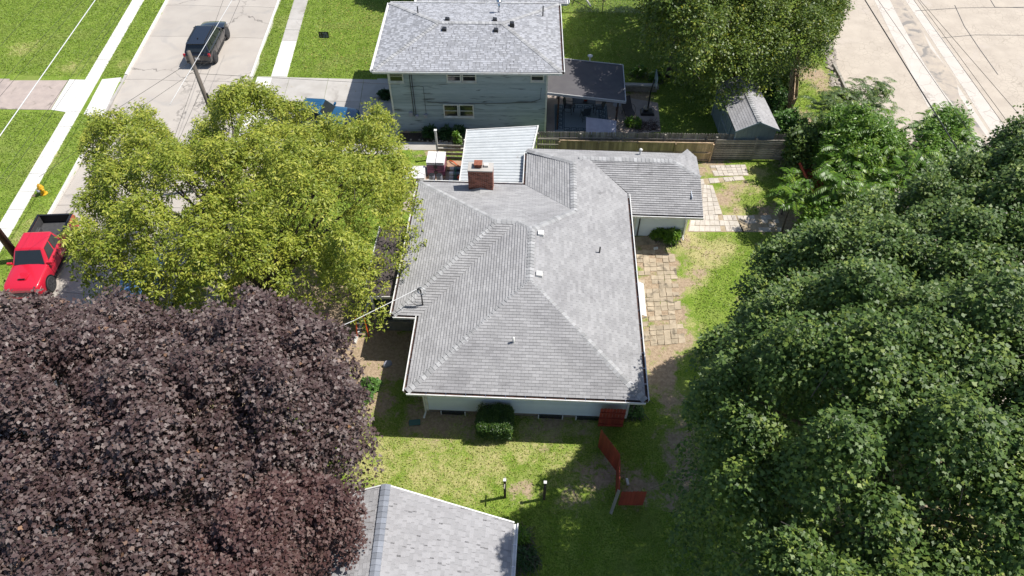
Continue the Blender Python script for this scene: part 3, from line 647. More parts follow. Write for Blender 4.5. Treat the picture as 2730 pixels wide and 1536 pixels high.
gutter(N_,X2(0,0),X2(W2,0),zr,dn(0,-1),M['white']); gutter(N_,X2(W2,0),X2(W2,D2),zr,dn(1,0)); gutter(N_,X2(0,D2),X2(0,0),zr,dn(-1,0),M['white']); gutter(N_,X2(W2,D2),X2(0,D2),zr,dn(0,1),M['white'])
v=MB(); v.slab([T3((0,0),4.58),T3((W2,0),4.58),T3((W2,D2),4.58),T3((0,D2),4.58)],.03); part('soffit',v,M['white'],N_,True)
wx0,wx1,wy0,wy1=.75,W2-.82,.62,7.4
v=MB(); v.prism([X2(wx0+.02,wy0+.02),X2(wx1-.02,wy0+.02),X2(wx1-.02,wy1),X2(wx0+.02,wy1)],0,4.57); part('wall_core',v,M['bsiding'],N_,True)
boards(N_,X2(wx0,wy0),X2(wx1,wy0),.18,4.56,.19,M['bsiding'],seed=11)
boards(N_,X2(wx0,wy1),X2(wx0,wy0),.18,4.56,.19,M['bsiding'],seed=12)
boards(N_,X2(wx1,wy0),X2(wx1,wy1),.18,4.56,.19,M['bsiding'],seed=13)
for x,y in ((wx0,wy0),(wx1,wy0)): q=X2(x,y); v=MB(); v.box((q[0],q[1]-.01,2.3),(.1,.1,4.55),A2); part('corner_trim',v,M['white'],N_,True)
nf=dn(0,-1)
def w2(x,z,w,h):
    q=X2(x,wy0); window(N_,(q[0]+nf[0]*.02,q[1]+nf[1]*.02,z),w,h,(*nf,0),seed_ if False else None)
for x,z,w,h in ((1.2,4.0,.72,.72),(4.62,4.02,.72,.66),(5.52,4.02,.72,.66),(9.55,4.07,.66,.6),(4.3,1.6,.78,.82),(5.25,1.6,.78,.82)): w2(x,z,w,h)
v=MB()
for x in (2.0,2.12): q=X2(x,wy0-.08); v.tube([(*q,4.2),(*q,1.2)],.022,6)
q=X2(2.75,wy0-.06); v.tube([(*X2(2.0,wy0-.06),3.3),(q[0]-.25,q[1],3.35),(q[0],q[1],3.3),(q[0],q[1],1.25)],.012,5)
v.tube([(*X2(2.9,wy0-.07),2.25),(*X2(5,wy0-.07),2.16),(*X2(7.6,wy0-.07),2.2),(*X2(9.2,wy0-.07),2.3),(*X2(9.75,wy0-.07),2.5),(*X2(9.8,wy0-.07),3.3)],.015,5)
part('conduit',v,M['darkgrey'],N_,True)
v=MB(); q=X2(2.15,wy0-.1); v.lathe([(.10,-.1),(.12,0),(.1,.1)],(q[0],q[1],1.2),12,'Y'); v.box((q[0]-.35,q[1],1.35),(.22,.1,.3)); v.box((q[0]+.55,q[1],1.25),(.2,.1,.22)); part('electric_meter',v,M['tarp'],N_,True)
for x,y in ((3.95,3.35),(7.05,3.3),(4.05,4.45),(6.95,4.45),(8.0,3.85)):
    q=X2(x,y); boxvent(N_,(*q,zr+.84-.21*abs(y-3.97)),M['black'],.3,.17)
for x,y,h in ((2.1,5.7,.4),(9.9,5.9,.4)):
    q=X2(x,y); v=MB(); v.tube([(*q,zr+.3),(*q,zr+.95)],.04,8); part('vent_pipe',v,M['black'],N_,True,True)
q=X2(7.15,6.1); v=MB(); v.tube([(*q,5.0),(*q,5.75)],.07,10); v.lathe([(.08,0),(.17,.05),(.17,.16),(.05,.2)],(*q,5.72),12); part('flue_pipe',v,M['chrome'],N_,True,True)
# front steps of neighbour at its left corner
v=MB(); q=X2(-.2,3.0)
for i in range(3): v.box((*X2(.2-.32*i,5.2),.42-.14*i),(.32,1.8,.14),A2)
v.box((*X2(-.45,5.2),.07),(1.6,2.2,.14),A2)
part('front_steps',v,M['conc'],N_,True)
# patio cover
pc=thing('patio_cover','flat dark patio cover on brown posts beside the blue grey house','patio cover',(2.9,38.8,0))
C4=[(.42,37.15,2.72),(5.15,36.6,2.62),(5.2,40.6,2.62),(1.3,41.0,2.72),(.5,41.05,2.72)]
v=MB(); v.slab(C4,.12); part('flat_roof',v,M['flat'],pc,True)
v=MB()
for i in range(4):
    if i==3: continue
    a,b_=Vector(C4[i]),Vector(C4[i+1]); v.beam(a-Vector((0,0,.05)),b_-Vector((0,0,.05)),.05,.16)
part('fascia',v,M['tarp'],pc,True)
for a,b_ in ((0,1),(1,2),(2,3)):
    v=MB(); v.beam(Vector(C4[a])+Vector((0,0,.035)),Vector(C4[b_])+Vector((0,0,.035)),.03,.02); part('edge_flashing',v,M['white'],pc,True)
for x,y in ((1.15,37.2),(4.75,36.95),(1.2,40.6),(4.9,40.4)):
    v=MB(); v.box((x,y,1.3),(.1,.1,2.6)); part('post',v,M['gutterin'],pc,True)
v=MB(); v.tube([(3.1,40.9,2.6),(3.1,40.9,3.0)],.05,8); v.lathe([(.16,0),(.17,.05),(.03,.1)],(3.1,40.9,3.0),12); part('vent_cap',v,M['white'],pc,True)
v=MB(); v.prism([(.45,36.95),(5.6,36.9),(7.7,37.3),(7.8,40.4),(5.5,41.0),(.5,41.1)],-.05,.02); tag(part('patio',v,M['conc_old']),kind='structure')
# rug with key border
rg_=thing('rug','pale blue outdoor rug with dark Greek key border under the patio table','rug',(2.6,38.6,.02))
v=MB(); v.prism([(1.0,36.95),(4.45,37.2),(4.4,40.1),(.95,39.9)],.02,.035); part('rug_mat',v,M['rug'],rg_,True)
v=MB()
def seg(x0,y0,x1,y1): v.beam((x0,y0,.038),(x1,y1,.038),.045,.006)
for bx in (1.13,3.92):
    y=37.25
    while y<39.75:
        w_=.38; h_=.34
        seg(bx,y,bx+w_,y); seg(bx+w_,y,bx+w_,y+h_); seg(bx+w_,y+h_,bx+.12,y+h_); seg(bx+.12,y+h_,bx+.12,y+.12); seg(bx+.12,y+.12,bx+.25,y+.12); seg(bx,y,bx,y+.44); y+=.44
    seg(bx-.07,37.1,bx-.07,39.85); seg(bx+w_+.09,37.1,bx+w_+.09,39.85)
for by in (37.1,39.55):
    x=1.6
    while x<3.8:
        seg(x,by,x,by+.3); seg(x,by+.3,x+.34,by+.3); seg(x+.34,by+.3,x+.34,by+.1); seg(x+.34,by+.1,x+.12,by+.1); seg(x,by,x+.44,by); x+=.44
part('key_pattern',v,M['rugd'],rg_,True)
# roof of the house behind
H3=thing('far_house','grey shingled hip roof house just behind the blue grey house','house',(-4,48,0))
X3=rot_xf((-8.4,44.9),A2)
r3=Roof(H3,M['arch'],.15,.22,.012,1,3,X3)
r3.plane([[(0,0),(10.0,0),(6.5,4),(3.5,4)]],(0,0),(10,0),4.3,.24)
r3.plane([[(0,8),(10.0,8),(6.5,4),(3.5,4)]],(0,8),(10,8),4.3,.24)
r3.plane([[(0,0),(3.5,4),(0,8)]],(0,0),(0,8),4.3,.274); r3.plane([[(10,0),(6.5,4),(10,8)]],(10,0),(10,8),4.3,.274)
r3.finish(60,deckm=M['edge2'])
gutter(H3,X3(0,0),X3(10,0),4.3,dn(0,-1)); gutter(H3,X3(0,8),X3(0,0),4.3,dn(-1,0),M['white']); gutter(H3,X3(10,0),X3(10,8),4.3,dn(1,0),M['white'])
v=MB(); v.prism([X3(.5,.5),X3(9.5,.5),X3(9.5,7.5),X3(.5,7.5)],0,4.25); part('wall',v,M['wsiding'],H3,True)
q=X3(5.5,2.0); boxvent(H3,(*q,4.8),M['black'],.3,.17)
# ================================================================== garage in the foreground
G=thing('garage','gable roof garage with pale grey shingles in the foreground','garage',(-3,8,0))
gp0=(-5.02,11.05);gp1=(-4.6,1.0)
rg4=Roof(G,M['arch2'],.14,.2,.008,1,4,None,M['edge3'])
xe1=lambda y:-.42-.035*(10.35-y)*-1*0-(10.35-y)*.045*1
rg4.plane([[(-5.02,11.05),(-.42,10.3),(-.62,1.0),(-4.6,1.0)]],(-.42,10.3),(-.62,1.0),2.7,.235)
rg4.plane([[(-5.02,11.05),(-4.6,1.0),(-8.6,1.0),(-8.9,10.4)]],(-8.9,10.4),(-8.6,1.0),2.6,.29,.03)
rg4.finish(300,deckm=M['edge3'])
caps(G,(-4.6,1.0,3.66),(-5.0,11.05,3.80),.17,.2,drop=.3,m=mat('blue_grey_cap_shingle',(.235,.25,.285),(.20,.215,.25),rough=.9,scale=4,var=.15,bump=.5,bscale=60))
gutter(G,(-.4,10.3),(-.6,1.0),2.7,(1,.02),M['white'])
v=MB(); v.beam((-5.02,11.07,3.72),(-.4,10.33,2.66),.05,.14); v.beam((-5.02,11.07,3.72),(-8.9,10.43,2.6),.05,.14); part('rake_board',v,M['white'],G,True)
v=MB(); v.prism([(-.9,10.0),(-8.3,10.2),(-8.3,1.2),(-1.0,1.2)],0,2.6); part('wall',v,M['wsiding'],G,True)
v=MB(); v.add([(-.9,10.0,2.6),(-8.3,10.2,2.6),(-4.95,10.15,3.6),(-.9,9.9,2.6),(-8.3,10.1,2.6),(-4.95,10.05,3.6)],[(0,1,2),(5,4,3),(0,2,5,3),(1,4,5,2)]); part('gable',v,M['wsiding'],G,True)
# ================================================================== shed
A5=R(14)
S=thing('shed','blue grey panel garden shed with pale trimmed double doors and grey gable roof','shed',(13.0,37.6,0))
X5=rot_xf((11.6,34.75),R(-1.5)*0+A5*0+R(5.5)); 
WS,DS=2.35,4.7; hz=2.15; hr=2.75
rs=Roof(S,M['arch2'],.15,.30,.01,0,5,X5)
xm_=1.15
rs.plane([[(-.12,-.12),(xm_,-.12),(xm_,DS),(-.12,DS)]],(-.12,-.12),(-.12,DS),hz,(hr-hz)/(xm_+.12))
rs.plane([[(WS+.12,-.12),(xm_,-.12),(xm_,DS),(WS+.12,DS)]],(WS+.12,-.12),(WS+.12,DS),hz,(hr-hz)/(WS+.12-xm_))
rs.finish(300)
T5=lambda x,y,z:(*X5(x,y),z)
caps(S,T5(xm_,-.12,hr),T5(xm_,DS,hr),.13,.2)
v=MB(); v.prism([X5(0,0),X5(WS,0),X5(WS,DS-.1),X5(0,DS-.1)],0,hz-.03); v.add([T5(0,0,hz-.03),T5(WS,0,hz-.03),T5(xm_,0,hr-.07),T5(0,.05,hz-.03),T5(WS,.05,hz-.03),T5(xm_,.05,hr-.07)],[(0,1,2),(5,4,3),(0,2,5,3),(1,4,5,2)]); part('wall',v,M['shedwall'],S,True)
for i in range(9):
    x=.12+i*.26; top=hz+(hr-hz)*(1-abs(x-xm_)/1.2)-.1
    v=MB(); v.col=.5; q=X5(x,-.012); v.box((q[0],q[1],top/2),(.022,.02,top),R(5.5)); part('batten',v,M['shedtrim'] if i<0 else M['shedwall'],S,True)
v=MB()
v.beam(T5(-.14,-.14,hz-.06),T5(xm_,-.14,hr-.06),.03,.13); v.beam(T5(WS+.14,-.14,hz-.06),T5(xm_,-.14,hr-.06),.03,.13); part('rake_trim',v,M['shedwall'],S,True)
v=MB()
for y in (0.02,4.5): v=MB(); v.box((*X5(-.02,y),1.05),(.06,.09,2.1),R(5.5)); part('corner_trim',v,M['shedtrim'],S,True)
v=MB()
for y in (1.0,1.85,2.7): v.box((*X5(-.03,y),1.0),(.05,.07,1.9),R(5.5))
for z in (.12,1.0,1.92): v.beam(T5(-.035,.97,z),T5(-.035,2.73,z),.05,.07)
part('door_trim',v,M['shedtrim'],S,True)
for a in (1.03,1.88):
    v=MB(); v.prism([X5(-.02,a),X5(-.01,a),X5(-.01,a+.8),X5(-.02,a+.8)],.1,1.95); part('door',v,M['shedwall'],S,True)
v=MB(); v.box((*X5(-.06,.45),1.3),(.05,.18,.3)); part('red_hook_box',v,M['redwood'],S,True)
# ================================================================== corrugated carport roof
K=thing('carport','lean-to carport with white corrugated metal roof beside the chimney','carport',(-2.3,31,0))
c00=Vector((-4.12,28.75,2.45));c10=Vector((-.62,28.75,2.45));c01=Vector((-4.1,33.4,2.62));c11=Vector((-.08,33.95,2.62))
n=200; v=MB(); rows=[]
for i in range(n+1):
    t=i/n; z=.042*math.sin(2*math.pi*t*21)
    rows.append((c00.lerp(c01,t)+Vector((0,0,z)),c10.lerp(c11,t)+Vector((0,0,z))))
for k in range(1):
    a,b_=(0,1)
    v=MB(); vs=[];fs=[]
    for p,q in rows:
        vs+= [p.lerp(q,a)+Vector((0,0,.006*k)),p.lerp(q,b_)+Vector((0,0,.006*k))]
    for i in range(n): fs.append((2*i,2*i+1,2*i+3,2*i+2))
    v.add(vs,fs); v.k=[1 if math.sin(2*math.pi*(i+.5)/n*21)<-.35 else 0 for i in range(n)]; o=part('metal_sheet',v,[M['metalroof'],mat('shaded_metal_groove',(.36,.385,.40),(.30,.32,.33),rough=.6,scale=5)],K,True); m_=o.modifiers.new('t','SOLIDIFY'); m_.thickness=.006  # low strips painted a darker grey to deepen the shade in the corrugation
v=MB(); v.beam(c00+Vector((-.03,0,0)),c01+Vector((-.03,0,0)),.05,.12); v.beam(c10+Vector((.06,1.2,0)),c11+Vector((.03,0,0)),.07,.14); v.beam(c01,c11,.04,.06); v.beam(c00+Vector((0,-.05,-.05)),c10+Vector((0,-.05,-.05)),.05,.08); part('edge_trim',v,M['white'],K,True)
for p in (c01,c11):
    v=MB(); v.box((p.x+.1*(1 if p is c01 else -1),p.y-.1,1.25),(.09,.09,2.5)); part('post',v,M['white'],K,True)
v=MB(); v.prism([(-7.6,29.2),(-.2,29.2),(-.2,33.6),(-5.0,33.4),(-7.6,33.2)],-.05,.02); tag(part('carport_slab',v,M['conc_old']),kind='structure')
# ================================================================== fences
def picket_fence(name,label,pts,h,w,m,gap=.012,rail_side=-1,dog=True,z0=0,rails=(.35,.95,1.45),posts=2.4,seed=1,slant=0,railm=None,skipb=False):
    F=thing(name,label,'fence',(pts[0][0],pts[0][1],0)); r=random.Random(seed)
    P=[Vector((*p,0)) for p in pts]
    for a,b_ in zip(P,P[1:]):
        d=(b_-a); L_=d.length; d/=L_; n=Vector((d.y,-d.x,0)); k=int(L_/(w+gap))
        for i in range(k):
            c=a+d*((i+.5)*L_/k); hh=h+r.uniform(-.015,.015); ww=w/2; t=.018; dx=r.uniform(-.01,.01)
            prof=[(-ww,z0),(ww,z0),(ww,hh-.05),(ww*.45,hh),(-ww*.45,hh),(-ww,hh-.05)] if dog else [(-ww,z0),(ww,z0),(ww,hh),(-ww,hh)]
            vs=[c+d*(x+dx*z)+n*(s*t/2+slant*z)+Vector((0,0,z)) for s in (-1,1) for x,z in prof]; q=len(prof)
            mb=MB(); mb.col=r.random(); mb.add(vs,[tuple(range(q)),tuple(range(2*q-1,q-1,-1))]+[((j+1)%q,j,q+j,q+(j+1)%q) for j in range(q)])
            part('picket',mb,m,F,True)
        for z in rails:
            mb=MB(); mb.col=r.random(); mb.beam(a+n*rail_side*.045+Vector((0,0,z)),b_+n*rail_side*.045+Vector((0,0,z)),.05,.085); part('rail',mb,railm or m,F,True)
        kk=max(1,int(round(L_/posts)))
        for i in range(kk+1):
            c=a+d*(i*L_/kk)+n*rail_side*.09; mb=MB(); mb.col=r.random(); mb.box((c.x,c.y,(h-.05)/2),(.09,.09,h-.05),math.atan2(d.y,d.x)); part('post',mb,railm or m,F,True)
    return F
picket_fence('picket_fence','tall grey dog-eared picket fence running behind the lower brown board fence',[(-.05,34.65),(5,34.8),(10,34.9),(15.6,35.1)],1.72,.13,M['woodg'],rail_side=1,rails=(.4,1.3),seed=3)
picket_fence('board_fence','lower brown board fence with rails facing the bungalow, mossy stains',[(1.25,34.35),(5.9,34.42),(10.35,34.5)],1.38,.145,M['wood'],.006,rail_side=1,dog=False,rails=(.08,.62,1.36),posts=2.35,seed=5)
rf2=thing('rail_fence','weathered fence of long horizontal planks right of the board fence','fence',(10.5,34.6,0)); r=random.Random(3)
for i in range(9):
    mb=MB(); mb.col=r.random(); mb.beam((10.5,34.62,.12+i*.165),(15.8,34.8,.12+i*.165),.03,.12); part('plank',mb,M['woodg'],rf2,True)
for x in (10.55,12.9,15.2):
    mb=MB(); mb.box((x,34.75,.8),(.1,.1,1.6)); part('post',mb,M['woodg'],rf2,True)
rf3=thing('rail_fence','short open rail fence between the carport roof and the picket fence','fence',(-.05,34.4,0))
for z in (.5,.95,1.35):
    mb=MB(); mb.beam((-.05,34.4,z),(1.2,34.42,z),.04,.1); part('rail',mb,M['woodg'],rf3,True)
rf4=thing('rail_fence','open white painted plank fence behind the shingle pallets','fence',(-5.9,34.0,0))
for z in (.12,.42,.72,1.0):
    mb=MB(); mb.col=z; mb.beam((-6.0,33.95,z),(-4.0,33.95,z),.04,.17); part('plank',mb,M['woodg'],rf4,True)
mb=MB(); mb.box((-6.05,33.95,1.05),(.11,.11,2.1)); part('post',mb,M['white'],rf4,True)
mb=MB(); mb.box((-4.35,33.95,.75),(.11,.11,1.5)); part('post',mb,M['white'],rf4,True)
mb=MB(); mb.box((-6.05,33.95,2.12),(.16,.16,.06)); part('post_cap',mb,M['white'],rf4,True)
picket_fence('side_fence','leaning brown picket fence in the trees beyond the shed',[(15.9,38.9),(17.3,44.5)],1.7,.13,M['wood'],rail_side=1,dog=True,seed=8,slant=.12)
# red fence panels
def red_panel(name,label,a,b_,h,lean=0,rails=1,seed=1,boards_=True):
    F=thing(name,label,'fence panel',(a[0],a[1],0)); r=random.Random(seed); a=Vector((*a,0));b_=Vector((*b_,0)); d=b_-a;L_=d.length;d/=L_; n=Vector((d.y,-d.x,0)); k=max(3,int(L_/.13))
    for i in range(k):
        c=a+d*((i+.5)*L_/k); ww=L_/k/2-.004; hh=h+r.uniform(-.02,.02)
        prof=[(-ww,0),(ww,0),(ww,hh-.03),(ww*.5,hh),(-ww*.5,hh),(-ww,hh-.03)]
        vs=[c+d*x+n*(s*.01+lean*z)+Vector((0,0,.05+z)) for s in (-1,1) for x,z in prof]
        mb=MB(); mb.col=r.random(); mb.add(vs,[tuple(range(6)),tuple(range(11,5,-1))]+[((j+1)%6,j,6+j,6+(j+1)%6) for j in range(6)]); part('board',mb,M['redwood'],F,True)
    for z in (.25,h*.5,h-.25):
        mb=MB(); s=rails; mb.beam(a+n*(s*.04+lean*z)+Vector((0,0,z)),b_+n*(s*.04+lean*z)+Vector((0,0,z)),.04,.08); part('rail',mb,M['redwood'],F,True)
    return F
red_panel('red_gate','dark red wooden gate standing open against the white house wall',(3.02,15.95),(4.1,15.95),1.45,0,1,1)
mb=MB(); mb.beam((3.95,15.9,.1),(4.2,16.2,1.75),.05,.04)
gt=red_panel('red_fence_panel','longest slanting red fence panel nearest the house corner',(3.0,14.95),(3.72,13.85),1.45,.0,-1,2)
red_panel('red_fence_panel','narrow red fence panel in the middle of the row of three',(3.72,13.8),(3.62,12.45),1.35,0,-1,3)
red_panel('red_fence_panel','red fence panel facing the garage, at the near end of the row',(3.72,12.35),(4.72,12.4),1.25,0,-1,4)
pt=thing('leaning_plank','pale bare plank leaning at the near end of the red panels','plank',(3.5,12.1,0)); mb=MB(); mb.beam((3.42,12.0,.02),(3.62,12.4,1.3),.12,.05); part('board',mb,M['woodg'],pt,True)
mb=MB(); mb.box((4.15,13.35,.12),(.1,.28,.1),R(10)); tag(part('white_box',mb,M['white']),'small white box lying on the ground beside the red panels','box')
# chain link fence
cl=thing('chain_link_fence','chain link fence with pale top rail across the far lawn','fence',(3,51.9,0))
mb=MB(); mb.tube([(1.4,52.2,1.22),(9.5,52.0,1.22)],.03,8); part('top_rail',mb,M['wirew'],cl,True,True)
for x in (1.5,4.55,7.65):
    mb=MB(); mb.tube([(x,52.1,0),(x,52.1,1.25)],.03,8); part('post',mb,M['darkgrey'],cl,True,True)
mb=MB()
x=.4
while x<9.4:
    mb.beam((x,52.1,.05),(x+1.15,52.1,1.2),.006,.006); mb.beam((x+1.15,52.1,.05),(x,52.1,1.2),.006,.006); x+=.1
part('mesh',mb,M['chrome'],cl,True,kind='stuff')
sw=thing('play_frame','white metal play frame lying on the lawn beyond the chain link fence','play frame',(2.6,53.5,0))
mb=MB(); mb.tube([(1.9,55.6,1.4),(3.7,52.8,.15)],.08,8); mb.tube([(1.2,53.8,.1),(2.4,54.2,.1),(2.9,55.2,.8)],.05,8); part('frame_pole',mb,M['white'],sw,True,True)
mb=MB(); mb.tube([(2.6,54.4,.9),(2.3,53.4,.0)],.04,6); mb.tube([(3.0,54.0,.7),(4.9,53.9,.05)],.04,6); part('leg',mb,M['gutterin'],sw,True,True)
# fence posts in the lawn
for (x,y,h,lb) in ((-.86,12.5,1.55,'weathered lone post casting a sunlit shadow beside the garage'),(.73,12.5,1.5,'weathered lone post standing in the tree shade, right of the other post')):
    t_=thing('clothesline_post',lb,'post',(x,y,0)); mb=MB(); mb.box((0,0,h/2),(.1,.1,h)); part('shaft',mb,M['gutterin'] if 0 else mat('dark_post_wood',(.09,.06,.045),(.06,.04,.03),rough=.9),t_); mb=MB(); mb.box((0,0,h+.015),(.12,.12,.03)); part('cap',mb,M['white'],t_)
    mb=MB(); mb.box((0,.0,h-.25),(.04,.5 if x<0 else .12,.05)); part('crossbar',mb,M['woodg'],t_)
# retaining blocks near basketball hoop
rw=thing('retaining_wall','low block retaining wall behind the basketball hoop','wall',(6.8,41.6,0)); r=random.Random(2)
for row in range(2):
    for i in range(8):
        mb=MB(); mb.col=r.random(); mb.box((5.5+i*.31+(row%2)*.12,41.75,.1+row*.19),(.29,.25,.17),r.uniform(-.05,.05)); part('block',mb,M['rock'],rw,True,bevel=.01)
mb=MB(); mb.box((6.5,41.72,.49),(2.7,.3,.1)); part('capstone',mb,M['conc'],rw,True)
# ================================================================== vehicles
def loft(stations,cap=True):
    """stations: list of (x, half profile [(y,z)...] from sill to centre line)"""
    mb=MB(); vs=[];fs=[]
    k=len(stations[0][1]); n=2*k-1
    for x,p in stations:
        row=[(x,y,z) for y,z in p]+[(x,-y,z) for y,z in p[-2::-1]]
        vs+=row
    for i in range(len(stations)-1):
        for j in range(n-1): fs.append((i*n+j,i*n+j+1,(i+1)*n+j+1,(i+1)*n+j))
        fs.append((i*n+n-1,i*n,(i+1)*n,(i+1)*n+n-1))
    fs.append(tuple(range(n-1,-1,-1))); fs.append(tuple((len(stations)-1)*n+j for j in range(n)))
    return mb.add(vs,fs)
def sect(w,zl,zm,zt,crown=.03,sh=.9): return [(w*.93,zl),(w*.995,zl+.12),(w,zm),(w*.975,zt-.10),(w*sh,zt),(w*.5,zt+crown*.8),(0,zt+crown)]
def wheel(T,x,y,r=.38,w=.25,side=1,rim='chrome'):
    W=bpy.data.objects.new('wheel',None); C.objects.link(W); W.parent=T; W.location=(x,y,r); WM[W]=WM[T]@Matrix.Translation((x,y,r))
    v=MB(); v.lathe([(r*.62,-w/2),(r*.93,-w/2),(r,-w/2+.04),(r,w/2-.04),(r*.93,w/2),(r*.62,w/2)],(0,0,0),28,'Y'); part('tyre',v,M['rubber'],W,smooth=False)
    v=MB(); s=side*w/2
    v.lathe([(r*.64,s*.3),(r*.64,s*.96)],(0,0,0),24,'Y')
    for k in range(6):
        t=k*math.pi/3; v.beam((0,s*.98,0),(r*.62*math.cos(t),s*.98,r*.62*math.sin(t)),.07,.03,(0,1,0))
    v.lathe([(.07,s*.9),(.06,s*1.03)],(0,0,0),10,'Y')
    part('rim',v,M[rim],W)
def quad_panel(pts,t=.012):
    p=[Vector(q) for q in pts]; n=(p[1]-p[0]).cross(p[3]-p[0]).normalized(); mb=MB()
    return mb.add([q+n*t for q in p]+[q-n*t for q in p],[(0,1,2,3),(7,6,5,4)]+[((j+1)%4,j,4+j,4+(j+1)%4) for j in range(4)])
def inset(P,u0,u1,v0,v1):
    a,b_,c,d=[Vector(p) for p in P]; f=lambda u,v:(a*(1-u)+b_*u)*(1-v)+(d*(1-u)+c*u)*v
    return [f(u0,v0),f(u1,v0),f(u1,v1),f(u0,v1)]
def vehicle(name,label,cat,loc,rz,paint,kind,rim='chrome',group=None):
    T=thing(name,label,cat,loc,rz,group); pm=M[paint]; w=.93
    wb=1.62 if kind!='sedan' else 1.38; r=.40 if kind=='pickup' else .38 if kind=='suv' else .33
    if kind=='pickup':
        st=[(2.52,sect(w*.80,.45,.7,.93)),(2.43,sect(w*.92,.38,.75,1.04)),(2.2,sect(w*.985,.38,.8,1.10,.04)),(1.6,sect(w,.38,.8,1.15,.06)),(1.0,sect(w,.38,.8,1.18,.05)),(-.95,sect(w,.38,.8,1.2,.02))]
        cab=[(1.02,-.93),(.42,-.80)]; zb,zt=1.15,1.80; hw0,hw1=.87,.68
    elif kind=='suv':
        st=[(-2.45,sect(w*.84,.5,.75,.98)),(-2.36,sect(w*.95,.38,.8,1.06)),(-1.8,sect(w,.33,.8,1.14)),(1.0,sect(w,.33,.8,1.10)),(1.7,sect(w*.99,.33,.8,1.04,.05)),(2.2,sect(w*.96,.36,.75,.98,.05)),(2.42,sect(w*.86,.4,.7,.88))][::-1]
        cab=[(1.12,-2.3),(.42,-1.85)]; zb,zt=1.06,1.66; hw0,hw1=.88,.66
    else:
        st=[(-2.3,sect(w*.82,.4,.6,.85)),(-2.1,sect(w*.93,.3,.65,.95)),(-1.4,sect(w*.96,.28,.7,.98)),(.9,sect(w*.96,.28,.7,.95)),(1.7,sect(w*.94,.3,.65,.86,.04)),(2.2,sect(w*.84,.35,.55,.72))][::-1]
        cab=[(1.0,-1.75),(.25,-1.05)]; zb,zt=.93,1.42; hw0,hw1=.82,.6
    part('body',loft(st),pm,T,smooth=True,bevel=.03)
    # hood shut line and side lines
    # cabin hull
    (x0,x1),(x2,x3)=cab
    B=[(x0,hw0,zb),(x0,-hw0,zb),(x1,-hw0,zb),(x1,hw0,zb)]; Tp=[(x2,hw1,zt),(x2,-hw1,zt),(x3,-hw1,zt),(x3,hw1,zt)]
    v=MB(); v.add(B+Tp,[(0,1,2,3),(7,6,5,4),(0,4,5,1),(1,5,6,2),(2,6,7,3),(3,7,4,0)]); part('cabin',v,pm,T,bevel=.07,smooth=False)
    ws=[B[1],B[0],Tp[0],Tp[1]]; q=quad_panel(inset(ws,.06,.94,.06,.90),.02); part('windshield',q,M['glass'],T,bevel=.01)
    rw=[B[3],B[2],Tp[2],Tp[3]]; q=quad_panel(inset(rw,.10,.90,.15,.85),.02); part('rear_window',q,M['glass'],T)
    for s in (0,1):
        sd=[B[0],B[3],Tp[3],Tp[0]] if s==0 else [B[2],B[1],Tp[1],Tp[2]]
        spans=[(.14,.50),(.56,.90)] if kind!='suv' else [(.12,.42),(.46,.72),(.76,.93)]
        if s: spans=[(1-b_,1-a) for a,b_ in spans]
        for a,b_ in spans:
            I=inset(sd,a,b_,.12,.84)
            q=quad_panel(I,.02); part('side_window',q,M['glass'],T)
    for s in (-1,1):
        for x in (wb,-wb):
            v=MB(); v.lathe([(r*1.16,0),(r*1.16,.012)],(x,s*(w+.0)-(.006 if s>0 else .006),r+.03),24,'Y'); part('wheel_arch',v,M['black'],T)
            wheel(T,x,s*(w-.075),r,.24,s,rim)
        v=MB(); v.box((x0-.12,s*(hw0+.12),zb+.08),(.12,.26,.15)); part('mirror',v,pm,T,bevel=.03)
        fx=st[0][0] if kind=='pickup' else st[0][0]
        v=MB(); v.add([(fx-.02,s*.42,.82),(fx-.16,s*.86,.84),(fx-.34,s*.9,.90),(fx-.10,s*.44,.96)],[(0,1,2,3)] if s>0 else [(3,2,1,0)]); hl=part('headlight',v,M['lamp'],T)
        mm=hl.modifiers.new('t','SOLIDIFY'); mm.thickness=.05; mm.offset=0
        bx=-2.72 if kind=='pickup' else st[-1][0]
        v=MB(); v.box((bx+(.10 if kind!='pickup' else .02),s*.855,.98),(.14 if kind!='pickup' else .1,.15,.2 if kind!='pickup' else .3)); part('tail_light',v,M['tail'],T,bevel=.02)
        for hx in (.45,-.45) if kind!='suv' else (.3,-.7):
            v=MB(); v.box((hx,s*(w+.004),.95),(.14,.03,.035)); part('door_handle',v,pm,T)
        for lx in (-.02,-.9,1.0):
            v=MB(); v.box((lx,s*(w-.0),.78),(.012,.014,.62)); part('door_seam',v,M['black'],T)
        v=MB(); v.beam((1.1,s*(w-.03),.36),(-1.1,s*(w-.03),.36),.08,.09); part('sill',v,M['black'],T)
    f=st[0][0]; v=MB(); v.box((f-.02,0,.66),(.10,1.0,.26)); part('grille',v,M['black'],T,bevel=.02)
    v=MB(); v.box((f-.05,0,.45),(.16,1.55,.16)); part('front_bumper',v,pm,T,bevel=.04)
    v=MB(); v.beam((x0+.02,-.5,zb+.03),(x0-.2,.1,zb+.16),.02,.02); v.beam((x0+.02,.05,zb+.03),(x0-.2,.6,zb+.16),.02,.02); part('wipers',v,M['black'],T)
